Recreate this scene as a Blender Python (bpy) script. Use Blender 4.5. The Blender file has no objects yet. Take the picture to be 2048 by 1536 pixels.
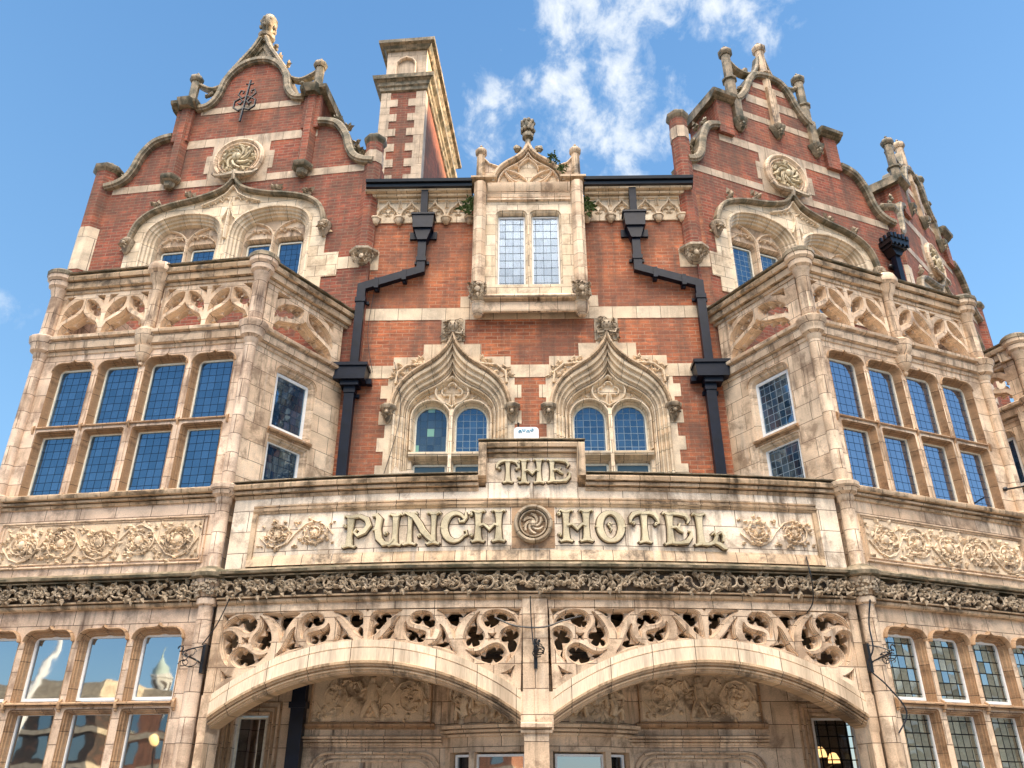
import bpy, math, random
from math import sin, cos, pi, radians, sqrt, atan2, hypot
from mathutils import Vector
from mathutils.geometry import tessellate_polygon

SC = bpy.context.scene
COL = SC.collection
random.seed(7)

# ------------------------------------------------------------------ camera
cam = bpy.data.cameras.new('camera')
cam.sensor_width = 36.0
cam.lens = 36.0 * 1609 / 2048
cam.clip_end = 3000
camo = bpy.data.objects.new('camera', cam)
COL.objects.link(camo)
camo.location = (0, 0, 1.6)
camo.rotation_euler = (radians(90 + 26.636), 0, 0)
SC.camera = camo

# ------------------------------------------------------------------ light
SUN_AZ, SUN_EL = radians(80), radians(12)      # azimuth clockwise from +Y towards +X
SC.view_settings.view_transform = 'Standard'
SC.view_settings.look = 'None'
SC.view_settings.exposure = 1.45
SC.view_settings.gamma = 1.0
sun = bpy.data.lights.new('sun', 'SUN')
sun.energy = 5.0
sun.angle = radians(0.5)
sun.color = (1.0, 0.76, 0.50)
suno = bpy.data.objects.new('sun', sun)
COL.objects.link(suno)
sd = Vector((sin(SUN_AZ) * cos(SUN_EL), cos(SUN_AZ) * cos(SUN_EL), sin(SUN_EL)))
suno.rotation_euler = sd.to_track_quat('Z', 'Y').to_euler()
suno.location = sd * 60


def N(nt, kind, loc=(0, 0), **kw):
    n = nt.nodes.new(kind)
    for k, v in kw.items():
        setattr(n, k, v)
    return n


def math_(nt, op, a, b=None, clamp=False):
    n = nt.nodes.new('ShaderNodeMath')
    n.operation = op
    n.use_clamp = clamp
    for i, v in enumerate((a, b)):
        if v is None:
            continue
        if isinstance(v, (int, float)):
            n.inputs[i].default_value = v
        else:
            nt.links.new(v, n.inputs[i])
    return n.outputs[0]


def ramp(nt, src, stops):
    n = nt.nodes.new('ShaderNodeValToRGB')
    cr = n.color_ramp
    while len(cr.elements) < len(stops):
        cr.elements.new(0.5)
    for e, (p, c) in zip(cr.elements, stops):
        e.position = p
        e.color = (c, c, c, 1) if isinstance(c, (int, float)) else (*c, 1)
    nt.links.new(src, n.inputs[0])
    return n.outputs[0]


def mixc(nt, fac, a, b, mode='MIX'):
    n = nt.nodes.new('ShaderNodeMix')
    n.data_type = 'RGBA'
    n.blend_type = mode
    for key, v in ((0, fac), (6, a), (7, b)):
        if isinstance(v, (int, float)):
            n.inputs[key].default_value = v
        elif isinstance(v, tuple):
            n.inputs[key].default_value = (*v, 1)
        else:
            nt.links.new(v, n.inputs[key])
    return n.outputs[2]


def noise(nt, vec, scale, detail=4, rough=0.55, dist=0.0):
    n = nt.nodes.new('ShaderNodeTexNoise')
    n.inputs['Scale'].default_value = scale
    n.inputs['Detail'].default_value = detail
    n.inputs['Roughness'].default_value = rough
    n.inputs['Distortion'].default_value = dist
    if vec is not None:
        nt.links.new(vec, n.inputs['Vector'])
    return n.outputs['Fac']


def mapping(nt, vec, scale=(1, 1, 1), loc=(0, 0, 0)):
    n = nt.nodes.new('ShaderNodeMapping')
    n.inputs['Scale'].default_value = scale
    n.inputs['Location'].default_value = loc
    nt.links.new(vec, n.inputs['Vector'])
    return n.outputs[0]


# ------------------------------------------------------------------ sky
world = bpy.data.worlds.new('World')
SC.world = world
world.use_nodes = True
wn = world.node_tree
wn.nodes.clear()
wout = N(wn, 'ShaderNodeOutputWorld')
sky = N(wn, 'ShaderNodeTexSky', sky_type='NISHITA')
sky.sun_disc = False
sky.sun_elevation = SUN_EL
sky.sun_rotation = SUN_AZ
sky.air_density = 1.0
sky.dust_density = 0.0
sky.ozone_density = 2.0
bg1 = N(wn, 'ShaderNodeBackground')
bg1.inputs[1].default_value = 0.11
tc = N(wn, 'ShaderNodeTexCoord')
gen = tc.outputs['Generated']
blue = N(wn, 'ShaderNodeMix', data_type='RGBA')
blue.inputs[0].default_value = .55
blue.inputs[7].default_value = (.56, 1.50, 3.15, 1)
zr = N(wn, 'ShaderNodeSeparateXYZ')
wn.links.new(gen, zr.inputs[0])
grd = mixc(wn, ramp(wn, zr.outputs[2], [(.35, 0.), (.85, 1.)]), (.88, 1.98, 3.45), (.50, 1.40, 3.05))
wn.links.new(grd, blue.inputs[7])
wn.links.new(sky.outputs[0], blue.inputs[6])
wn.links.new(blue.outputs[2], bg1.inputs[0])
tc = N(wn, 'ShaderNodeTexCoord')
gen = tc.outputs['Generated']


def dirv(px, py):                     # direction of a point of the sky
    u, v = px - 1024, 768 - py
    p = radians(26.636)
    d = Vector((u, 1609 * cos(p) - v * sin(p), 1609 * sin(p) + v * cos(p)))
    return d.normalized()


def cloud_spot(px, py, r_in, r_out):
    d = dirv(px, py)
    dp = N(wn, 'ShaderNodeVectorMath', operation='DOT_PRODUCT')
    wn.links.new(gen, dp.inputs[0])
    dp.inputs[1].default_value = d
    mr = N(wn, 'ShaderNodeMapRange')
    mr.inputs[1].default_value = cos(radians(r_out))
    mr.inputs[2].default_value = cos(radians(r_in))
    mr.interpolation_type = 'SMOOTHSTEP'
    wn.links.new(dp.outputs['Value'], mr.inputs[0])
    return mr.outputs[0]


cl = None
for a in ((1150, 190, 1.5, 8.5), (1330, 160, 1.5, 8.5), (1380, 10, 1.5, 9), (1000, 250, 1, 6), (1480, 20, 1, 6.5), (1180, 40, 1, 6.5), (1230, 330, .5, 5.5),
          (1620, 120, .2, 2.6), (20, 615, .2, 2.6), (760, 60, .1, 2)):
    s_ = cloud_spot(*a)
    if a[0] in (1620, 20, 760):
        s_ = math_(wn, 'MULTIPLY', s_, .62 if a[0] != 760 else .4)
    cl = s_ if cl is None else math_(wn, 'MAXIMUM', cl, s_)
nz = noise(wn, mapping(wn, gen, (1.15, 1, 1), (5.3, 1.9, 4.2)), 19, 10, 0.62, 0.2)
nz2 = noise(wn, mapping(wn, gen, (1.0, 1, 1.0), (1.7, 2.2, .3)), 6.5, 4, 0.55)
dens = math_(wn, 'ADD', math_(wn, 'MULTIPLY', nz, 1.15), math_(wn, 'MULTIPLY', nz2, .85))
dens = math_(wn, 'ADD', dens, math_(wn, 'MULTIPLY', cl, .36))
dens = ramp(wn, math_(wn, 'SUBTRACT', dens, .80), [(.46, 0.), (.55, .16), (.66, .6), (.80, .95)])
dens = math_(wn, 'MULTIPLY', dens, math_(wn, 'MULTIPLY', cl, 1.0))
# added out-of-view cloud glow, high behind the viewer, filling the shaded facade
sep = N(wn, 'ShaderNodeSeparateXYZ')
wn.links.new(gen, sep.inputs[0])
rear = ramp(wn, math_(wn, 'ADD', math_(wn, 'MULTIPLY', sep.outputs[1], -0.35), math_(wn, 'MULTIPLY', sep.outputs[2], .8)),
            [(.70, 0.), (.84, 1.)])
nz3 = ramp(wn, noise(wn, gen, 3.0, 6, .6), [(.30, 0.), (.5, 1.)])
rearc = math_(wn, 'MULTIPLY', rear, nz3)
bg2 = N(wn, 'ShaderNodeBackground')
bg2.inputs[0].default_value = (0.93, 0.97, 1.0, 1)
bg2.inputs[1].default_value = 0.42
bg3 = N(wn, 'ShaderNodeBackground')
bg3.inputs[0].default_value = (1.0, 0.88, 0.75, 1)
bg3.inputs[1].default_value = 5.6
mx = N(wn, 'ShaderNodeMixShader')
wn.links.new(dens, mx.inputs[0])
wn.links.new(bg1.outputs[0], mx.inputs[1])
wn.links.new(bg2.outputs[0], mx.inputs[2])
mx2 = N(wn, 'ShaderNodeMixShader')
wn.links.new(rearc, mx2.inputs[0])
wn.links.new(mx.outputs[0], mx2.inputs[1])
wn.links.new(bg3.outputs[0], mx2.inputs[2])
wn.links.new(mx2.outputs[0], wout.inputs[0])


# ------------------------------------------------------------------ materials
def newmat(name):
    m = bpy.data.materials.new(name)
    m.use_nodes = True
    nt = m.node_tree
    b = nt.nodes['Principled BSDF']
    return m, nt, b


def uvout(nt):
    return N(nt, 'ShaderNodeTexCoord').outputs['UV']


def bricktex(nt, vec, c1, c2, mortar, bw, bh, ms, offset=0.5, smooth=0.1, bias=0.0):
    t = N(nt, 'ShaderNodeTexBrick')
    t.offset = offset
    t.inputs['Color1'].default_value = (*c1, 1)
    t.inputs['Color2'].default_value = (*c2, 1)
    t.inputs['Mortar'].default_value = (*mortar, 1)
    t.inputs['Scale'].default_value = 1.0
    t.inputs['Mortar Size'].default_value = ms
    t.inputs['Mortar Smooth'].default_value = smooth
    t.inputs['Bias'].default_value = bias
    t.inputs['Brick Width'].default_value = bw
    t.inputs['Row Height'].default_value = bh
    nt.links.new(vec, t.inputs['Vector'])
    return t


def bump(nt, b, h, strength=0.5, dist=0.01, invert=False):
    n = N(nt, 'ShaderNodeBump')
    n.inputs['Strength'].default_value = strength
    n.inputs['Distance'].default_value = dist
    n.invert = invert
    nt.links.new(h, n.inputs['Height'])
    nt.links.new(n.outputs[0], b.inputs['Normal'])
    return n


def brick_mat(name, c1, c2, mortar, stain, amount=0.5, stain2=(.5, .2, .1)):
    m, nt, b = newmat(name)
    uv = uvout(nt)
    wob = noise(nt, uv, 3, 2)
    t = bricktex(nt, uv, c1, c2, mortar, 0.232, 0.0765, 0.0068, smooth=0.2)
    col = t.outputs['Color']
    # individual bricks vary in tone
    hue = ramp(nt, noise(nt, mapping(nt, uv, (4.3, 13.07, 1)), 1.0, 2, .6), [(.32, .52), (.5, .95), (.68, 1.45)])
    col = mixc(nt, 0.8, col, mixc(nt, t.outputs['Fac'], hue, (1, 1, 1)), 'MULTIPLY')
    big = ramp(nt, noise(nt, uv, .9, 8, .7), [(.42, 0.), (.60, 1.)])
    col = mixc(nt, math_(nt, 'MULTIPLY', big, amount), col, stain)
    hot = ramp(nt, noise(nt, mapping(nt, uv, (.8, 1.6, 1), (4, 2, 0)), 1.1, 5, .6), [(.52, 0.), (.70, .65)])
    col = mixc(nt, hot, col, mixc(nt, .55, col, stain2))
    streak = ramp(nt, noise(nt, mapping(nt, uv, (3.5, .4, 1)), 1.2, 6, .65), [(.46, 0.), (.66, .75)])
    salt = ramp(nt, noise(nt, mapping(nt, uv, (1.3, 2.6, 1), (9, 4, 0)), 1.6, 7, .7), [(.60, 0.), (.74, .45)])
    col = mixc(nt, salt, col, (.50, .36, .27))
    col = mixc(nt, streak, col, mixc(nt, .7, col, (.06, .05, .04)))
    fine = ramp(nt, noise(nt, uv, 45, 3, .6), [(.3, .8), (.7, 1.18)])
    col = mixc(nt, 1.0, col, fine, 'MULTIPLY')
    nt.links.new(col, b.inputs['Base Color'])
    b.inputs['Roughness'].default_value = 0.85
    h = math_(nt, 'ADD', math_(nt, 'MULTIPLY', t.outputs['Fac'], -1.0), math_(nt, 'MULTIPLY', fine, .25))
    bump(nt, b, h, 0.8, 0.006)
    return m


def stone_mat(name, c1, c2, dark, bw=.42, bh=.27, joint=(.08, .045, .025), ms=.0048, dirt=.5, streaks=.55, moss=0.0, offset=.5, rough=.5, pit=.45):
    m, nt, b = newmat(name)
    uv = uvout(nt)
    jig = N(nt, 'ShaderNodeVectorMath', operation='ADD')
    nv = N(nt, 'ShaderNodeTexNoise')
    nv.inputs['Scale'].default_value = 2.2
    nt.links.new(uv, nv.inputs['Vector'])
    sc_ = N(nt, 'ShaderNodeVectorMath', operation='SCALE')
    nt.links.new(nv.outputs['Color'], sc_.inputs[0])
    sc_.inputs['Scale'].default_value = .012
    nt.links.new(uv, jig.inputs[0])
    nt.links.new(sc_.outputs[0], jig.inputs[1])
    t = bricktex(nt, jig.outputs[0], c1, c2, joint, bw, bh, ms, offset=offset, smooth=.25)
    col = t.outputs['Color']
    tone = ramp(nt, noise(nt, mapping(nt, uv, (1.9, 2.6, 1)), 1.0, 3, .55), [(.34, .78), (.66, 1.16)])
    col = mixc(nt, 1.0, col, tone, 'MULTIPLY')
    blot = ramp(nt, noise(nt, uv, 2.1, 9, .72, .3), [(.50, 0.), (.61, 1.)])
    col = mixc(nt, math_(nt, 'MULTIPLY', blot, dirt), col, dark)
    st = ramp(nt, noise(nt, mapping(nt, uv, (9, .9, 1)), 1.0, 6, .62), [(.48, 0.), (.68, 1.)])
    st2 = ramp(nt, noise(nt, uv, .9, 3, .5), [(.42, 0.), (.6, 1.)])
    col = mixc(nt, math_(nt, 'MULTIPLY', math_(nt, 'MULTIPLY', st, st2), streaks), col, tuple(x * .55 for x in dark))
    wh = ramp(nt, noise(nt, mapping(nt, uv, (7, .8, 1), (3, 1, 0)), 1.0, 5, .6), [(.60, 0.), (.74, .35)])
    col = mixc(nt, wh, col, (.62, .58, .52))
    if moss:
        mo = ramp(nt, noise(nt, uv, 4.2, 7, .7), [(.42, 0.), (.58, 1.)])
        col = mixc(nt, math_(nt, 'MULTIPLY', mo, moss), col, (.045, .05, .028))
    fine = ramp(nt, noise(nt, uv, 60, 4, .65), [(.3, .82), (.7, 1.15)])
    col = mixc(nt, 1.0, col, fine, 'MULTIPLY')
    nt.links.new(col, b.inputs['Base Color'])
    b.inputs['Roughness'].default_value = rough
    b.inputs['Specular IOR Level'].default_value = .35
    h = math_(nt, 'ADD', math_(nt, 'MULTIPLY', t.outputs['Fac'], -1.0), math_(nt, 'MULTIPLY', noise(nt, uv, 22, 6, .6), pit))
    bump(nt, b, h, 0.55, 0.007)
    return m


def plain_mat(name, col, rough=.5, metal=0.0, spec=.5, var=.25, scale=9):
    m, nt, b = newmat(name)
    uv = uvout(nt)
    f = ramp(nt, noise(nt, uv, scale, 5, .6), [(.3, 1 - var), (.7, 1 + var)])
    c = mixc(nt, 1.0, col, f, 'MULTIPLY')
    nt.links.new(c, b.inputs['Base Color'])
    b.inputs['Roughness'].default_value = rough
    b.inputs['Metallic'].default_value = metal
    b.inputs['Specular IOR Level'].default_value = spec
    bump(nt, b, f, .25, .004)
    return m


def glass_mat(name, tint=(.62, .78, 1.0), mirror=.2, base=(.012, .02, .035), lead=True, cw=.118, ch=.128, leadcol=(.03, .035, .045),
              trans=0.0, wave=.03, jitter=.020, lw=.0048, patches=None):
    m = bpy.data.materials.new(name)
    m.use_nodes = True
    nt = m.node_tree
    nt.nodes.clear()
    out = N(nt, 'ShaderNodeOutputMaterial')
    uv = uvout(nt)
    geo = N(nt, 'ShaderNodeNewGeometry')
    nvec = N(nt, 'ShaderNodeTexNoise')
    nvec.inputs['Scale'].default_value = 2.6
    nvec.inputs['Detail'].default_value = 2
    nt.links.new(uv, nvec.inputs['Vector'])
    sub = N(nt, 'ShaderNodeVectorMath', operation='SUBTRACT')
    nt.links.new(nvec.outputs['Color'], sub.inputs[0])
    sub.inputs[1].default_value = (.5, .5, .5)
    scl = N(nt, 'ShaderNodeVectorMath', operation='SCALE')
    nt.links.new(sub.outputs[0], scl.inputs[0])
    scl.inputs['Scale'].default_value = wave
    add = N(nt, 'ShaderNodeVectorMath', operation='ADD')
    nt.links.new(geo.outputs['Normal'], add.inputs[0])
    nt.links.new(scl.outputs[0], add.inputs[1])
    last = add.outputs[0]
    fac = None
    if lead:
        wv = N(nt, 'ShaderNodeTexNoise')
        wv.inputs['Scale'].default_value = 3.5
        nt.links.new(uv, wv.inputs['Vector'])
        ws = N(nt, 'ShaderNodeVectorMath', operation='SCALE')
        nt.links.new(wv.outputs['Color'], ws.inputs[0])
        ws.inputs['Scale'].default_value = .016
        wa = N(nt, 'ShaderNodeVectorMath', operation='ADD')
        nt.links.new(uv, wa.inputs[0])
        nt.links.new(ws.outputs[0], wa.inputs[1])
        t = bricktex(nt, wa.outputs[0], (0, 0, 0), (0, 0, 0), (1, 1, 1), cw, ch, lw, offset=0, smooth=.15)
        fac = t.outputs['Fac']
        dv = N(nt, 'ShaderNodeVectorMath', operation='DIVIDE')
        nt.links.new(wa.outputs[0], dv.inputs[0])
        dv.inputs[1].default_value = (cw, ch, 1)
        fl = N(nt, 'ShaderNodeVectorMath', operation='FLOOR')
        nt.links.new(dv.outputs[0], fl.inputs[0])
        wnz = N(nt, 'ShaderNodeTexWhiteNoise')
        nt.links.new(fl.outputs[0], wnz.inputs['Vector'])
        s2 = N(nt, 'ShaderNodeVectorMath', operation='SUBTRACT')
        nt.links.new(wnz.outputs['Color'], s2.inputs[0])
        s2.inputs[1].default_value = (.5, .5, .5)
        s3 = N(nt, 'ShaderNodeVectorMath', operation='SCALE')
        nt.links.new(s2.outputs[0], s3.inputs[0])
        s3.inputs['Scale'].default_value = jitter
        a2 = N(nt, 'ShaderNodeVectorMath', operation='ADD')
        nt.links.new(last, a2.inputs[0])
        nt.links.new(s3.outputs[0], a2.inputs[1])
        last = a2.outputs[0]
    nm = N(nt, 'ShaderNodeVectorMath', operation='NORMALIZE')
    nt.links.new(last, nm.inputs[0])
    gl = N(nt, 'ShaderNodeBsdfGlossy')
    gl.inputs['Color'].default_value = (*tint, 1)
    gl.inputs['Roughness'].default_value = .02
    nt.links.new(nm.outputs[0], gl.inputs['Normal'])
    df = N(nt, 'ShaderNodeBsdfDiffuse')
    bc = base
    if lead:
        bc = mixc(nt, 1.0, base, ramp(nt, wnz.outputs['Value'], [(0., .5), (1., 1.6)]), 'MULTIPLY')
        if patches:
            pm = ramp(nt, wnz.outputs['Value'], [(patches[0], 0.), (patches[0] + .01, 1.)])
            bc = mixc(nt, pm, bc, patches[1])
        nt.links.new(bc, df.inputs['Color'])
    else:
        df.inputs['Color'].default_value = (*base, 1)
    body = df.outputs[0]
    if trans:
        tr = N(nt, 'ShaderNodeBsdfTransparent')
        mt = N(nt, 'ShaderNodeMixShader')
        mt.inputs[0].default_value = trans
        nt.links.new(body, mt.inputs[1])
        nt.links.new(tr.outputs[0], mt.inputs[2])
        body = mt.outputs[0]
    lw_ = N(nt, 'ShaderNodeFresnel')
    lw_.inputs['IOR'].default_value = 1.5
    f = math_(nt, 'ADD', math_(nt, 'MULTIPLY', lw_.outputs[0], .8), mirror, True)
    ms_ = N(nt, 'ShaderNodeMixShader')
    nt.links.new(f, ms_.inputs[0])
    nt.links.new(body, ms_.inputs[1])
    nt.links.new(gl.outputs[0], ms_.inputs[2])
    res = ms_.outputs[0]
    if fac is not None:
        ld = N(nt, 'ShaderNodeBsdfDiffuse')
        ld.inputs['Color'].default_value = (*leadcol, 1)
        m3 = N(nt, 'ShaderNodeMixShader')
        nt.links.new(fac, m3.inputs[0])
        nt.links.new(res, m3.inputs[1])
        nt.links.new(ld.outputs[0], m3.inputs[2])
        res = m3.outputs[0]
    nt.links.new(res, out.inputs[0])
    return m


M = {}
M['brick'] = brick_mat('red_brick', (.37, .10, .040), (.50, .15, .06), (.46, .27, .17), (.17, .075, .05), .72, (.62, .22, .08))
M['brick_dark'] = brick_mat('weathered_brick', (.23, .052, .030), (.37, .090, .046), (.32, .20, .135), (.10, .06, .038), .55, (.52, .16, .06))
BUFF = ((.86, .67, .48), (.65, .46, .30))
PALE = ((.88, .73, .54), (.70, .54, .36))
M['stone'] = stone_mat('buff_terracotta', *BUFF, (.16, .09, .05), bw=.52, bh=.30, joint=(.12, .07, .04), dirt=.62, streaks=.9)
M['stone_pale'] = stone_mat('pale_terracotta', *PALE, (.19, .12, .06), bw=.40, bh=.24, dirt=.5, streaks=.5)
M['stone_panel'] = stone_mat('panel_terracotta', (.95, .82, .66), (.84, .69, .52), (.20, .125, .07), bw=.62, bh=.30, dirt=.6, streaks=.9)
M['stone_pink'] = stone_mat('pinkish_terracotta', (.83, .64, .48), (.64, .46, .32), (.19, .11, .07), bw=.56, bh=.30, dirt=.6, streaks=1.0)
M['stone_brown'] = stone_mat('brown_shaded_terracotta', (.56, .37, .22), (.42, .255, .14), (.12, .065, .035), bw=.36, bh=.21, dirt=.65)  # brown stone; in the window reveals its tone stands in for shade
M['coping'] = stone_mat('weathered_coping', (.42, .33, .22), (.28, .21, .135), (.08, .065, .04), bw=.40, bh=9, dirt=.7, moss=.75, streaks=.7)
M['coping_light'] = stone_mat('stained_moulding', (.72, .53, .35), (.54, .37, .22), (.085, .055, .03), bw=.42, bh=9, dirt=.85, streaks=.9, moss=.12)
M['band'] = stone_mat('stone_band', (.76, .62, .45), (.64, .49, .33), (.30, .22, .15), bw=.44, bh=.9, dirt=.4, streaks=.45)
M['band_dark'] = stone_mat('dull_stone_band', (.60, .47, .34), (.48, .36, .25), (.20, .15, .10), bw=.44, bh=.9, dirt=.5, streaks=.7)
M['arch_face'] = stone_mat('arch_terracotta', (.88, .72, .53), (.74, .57, .39), (.22, .14, .08), bw=.56, bh=9, dirt=.5, streaks=.4)
M['arch_mould'] = stone_mat('grimy_shaded_arch_moulding', (.70, .50, .31), (.54, .36, .21), (.07, .04, .02), bw=.56, bh=9, dirt=.8, streaks=.4)  # grime plus a darker tone that puts soffit shade into the colour
M['relief'] = stone_mat('carved_terracotta', (.84, .66, .46), (.70, .52, .34), (.11, .065, .035), bw=.62, bh=9, joint=(.5, .36, .22), dirt=.75, streaks=.3)
M['relief_dark'] = stone_mat('soot_stained_carving', (.56, .45, .32), (.40, .30, .20), (.07, .05, .035), bw=.27, bh=9, dirt=.8, streaks=.5, moss=.2)
M['recess'] = stone_mat('shade_black_ground', (.13, .085, .05), (.09, .06, .035), (.03, .02, .015), bw=.27, bh=9, dirt=.6)  # near-black colour standing in for shade in gaps and voids
M['letter'] = stone_mat('ochre_letter_glaze', (.68, .59, .40), (.56, .48, .31), (.24, .20, .12), bw=9, bh=9, dirt=.5, streaks=.3)
M['gold'] = stone_mat('worn_gilt', (.66, .55, .36), (.52, .42, .27), (.14, .11, .07), bw=9, bh=9, dirt=.6)
M['iron'] = plain_mat('black_iron', (.006, .007, .010), .34, 0, .5, .3)
M['pipe'] = plain_mat('navy_black_paint', (.003, .0055, .015), .4, 0, .3, .5, 6)
M['wood'] = plain_mat('cream_paint', (.78, .74, .62), .5, 0, .4, .15, 20)
M['wood_white'] = plain_mat('white_paint', (.86, .86, .84), .45, 0, .4, .08, 20)
M['slate'] = stone_mat('roof_slate', (.09, .095, .105), (.07, .07, .08), (.04, .04, .045), bw=.25, bh=.2, joint=(.02, .02, .02))
M['lead'] = plain_mat('lead_sheet', (.10, .13, .14), .6, .2)
M['glass'] = glass_mat('leaded_glass', mirror=.20, tint=(.52, .78, 1.0), base=(.015, .035, .07), leadcol=(.014, .025, .045))
M['glass_r'] = glass_mat('leaded_glass_bright', mirror=.36, tint=(.76, .84, 1.0), leadcol=(.012, .025, .05))
M['glass_c'] = glass_mat('leaded_glass_pale_cames', mirror=.17, tint=(.55, .78, 1.0), base=(.02, .045, .08), leadcol=(.22, .28, .33), lw=.005)
M['glass_patch'] = glass_mat('leaded_glass_patched', mirror=.14, tint=(.6, .75, .9), base=(.03, .045, .05), leadcol=(.05, .08, .11), patches=(.86, (.22, .42, .28)), cw=.13, ch=.155)
M['glass_big'] = glass_mat('plate_glass', mirror=.36, tint=(.8, .9, 1.0), base=(.008, .009, .01), lead=False, wave=.012)
M['glass_gf'] = glass_mat('stained_glass', mirror=.30, tint=(.85, .95, 1.0), base=(.10, .105, .08), leadcol=(.015, .015, .015), cw=.125, ch=.16, jitter=.10, lw=.008)
M['glass_clear'] = glass_mat('clear_leaded_glass', mirror=.04, base=(.5, .55, .6), leadcol=(.10, .13, .15), trans=.86, cw=.145, ch=.17, lw=.0045)
M['glass_lit'] = glass_mat('dark_leaded_glass', mirror=.03, base=(.02, .02, .02), leadcol=(.01, .01, .01), trans=.85, cw=.13, ch=.15, lw=.008)
M['glass_obs'] = glass_mat('frosted_glass', mirror=.08, tint=(.6, .7, .75), base=(.07, .10, .10), lead=False)
M['curtain'] = plain_mat('net_curtain', (.72, .78, .82), .9, 0, .1, .1, 5)
M['sign_white'] = plain_mat('white_plastic', (.82, .84, .86), .35, 0, .5, .03)
M['sign_blue'] = plain_mat('blue_ink', (.05, .30, .45), .5)
M['leaf'] = plain_mat('weed_leaf', (.055, .085, .025), .8, 0, .2, .5, 30)


def glow_mat(name, col, s):
    m, nt, b = newmat(name)
    b.inputs['Base Color'].default_value = (*col, 1)
    b.inputs['Emission Color'].default_value = (*col, 1)
    b.inputs['Emission Strength'].default_value = s
    return m


M['lamp'] = glow_mat('lamp_glow', (1.0, .58, .22), 1.1)

# ------------------------------------------------------------------ frames: local (x along wall, y into building, z up) -> world
EYE = 1.6


def plane(px, py, deg):
    a = radians(deg)
    ca, sa = cos(a), sin(a)
    return lambda x, y, z: (px + ca * x - sa * y, py + sa * x + ca * y, z)


BOX, BOY, BOR = 0.5467, 33.7548, 23.1558


def bowf(x, y, z):                       # the bowed sign wall; x = arc length from its middle
    a = (x - 0.25) / BOR
    r = BOR - y
    return (BOX + r * sin(a), BOY - r * cos(a), z)


_c = radians(-1.1)
FC = plane(.32 * cos(_c), 12.7 + .32 * sin(_c), -1.1)
_l = radians(-8)
FLF = plane(-2.95 - 2.82 * cos(_l), 12.7 - 2.82 * sin(_l), -8)
_r = radians(22.5)
FRF = plane(3.62 + 2.5 * cos(_r), 12.65 + 2.5 * sin(_r), 22.5)
_g = radians(45)
FG3 = plane(8.95 + 2.45 * cos(_g), 15.12 + 2.45 * sin(_g), 45)
FLB = plane(-4.1, 11.07, -8.3)
FLC = plane(-4.1, 11.07, 57)
FRB = plane(4.70, 10.94, 23)
RCA = math.degrees(atan2(10.94 - 12.66, 4.70 - 3.68))
FRC = plane(4.70, 10.94, RCA)
FG3B = plane(9.85, 13.75, 45)
FG3C = plane(9.85, 13.75, -66)
FW = lambda x, y, z: (x, y, z)


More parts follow.
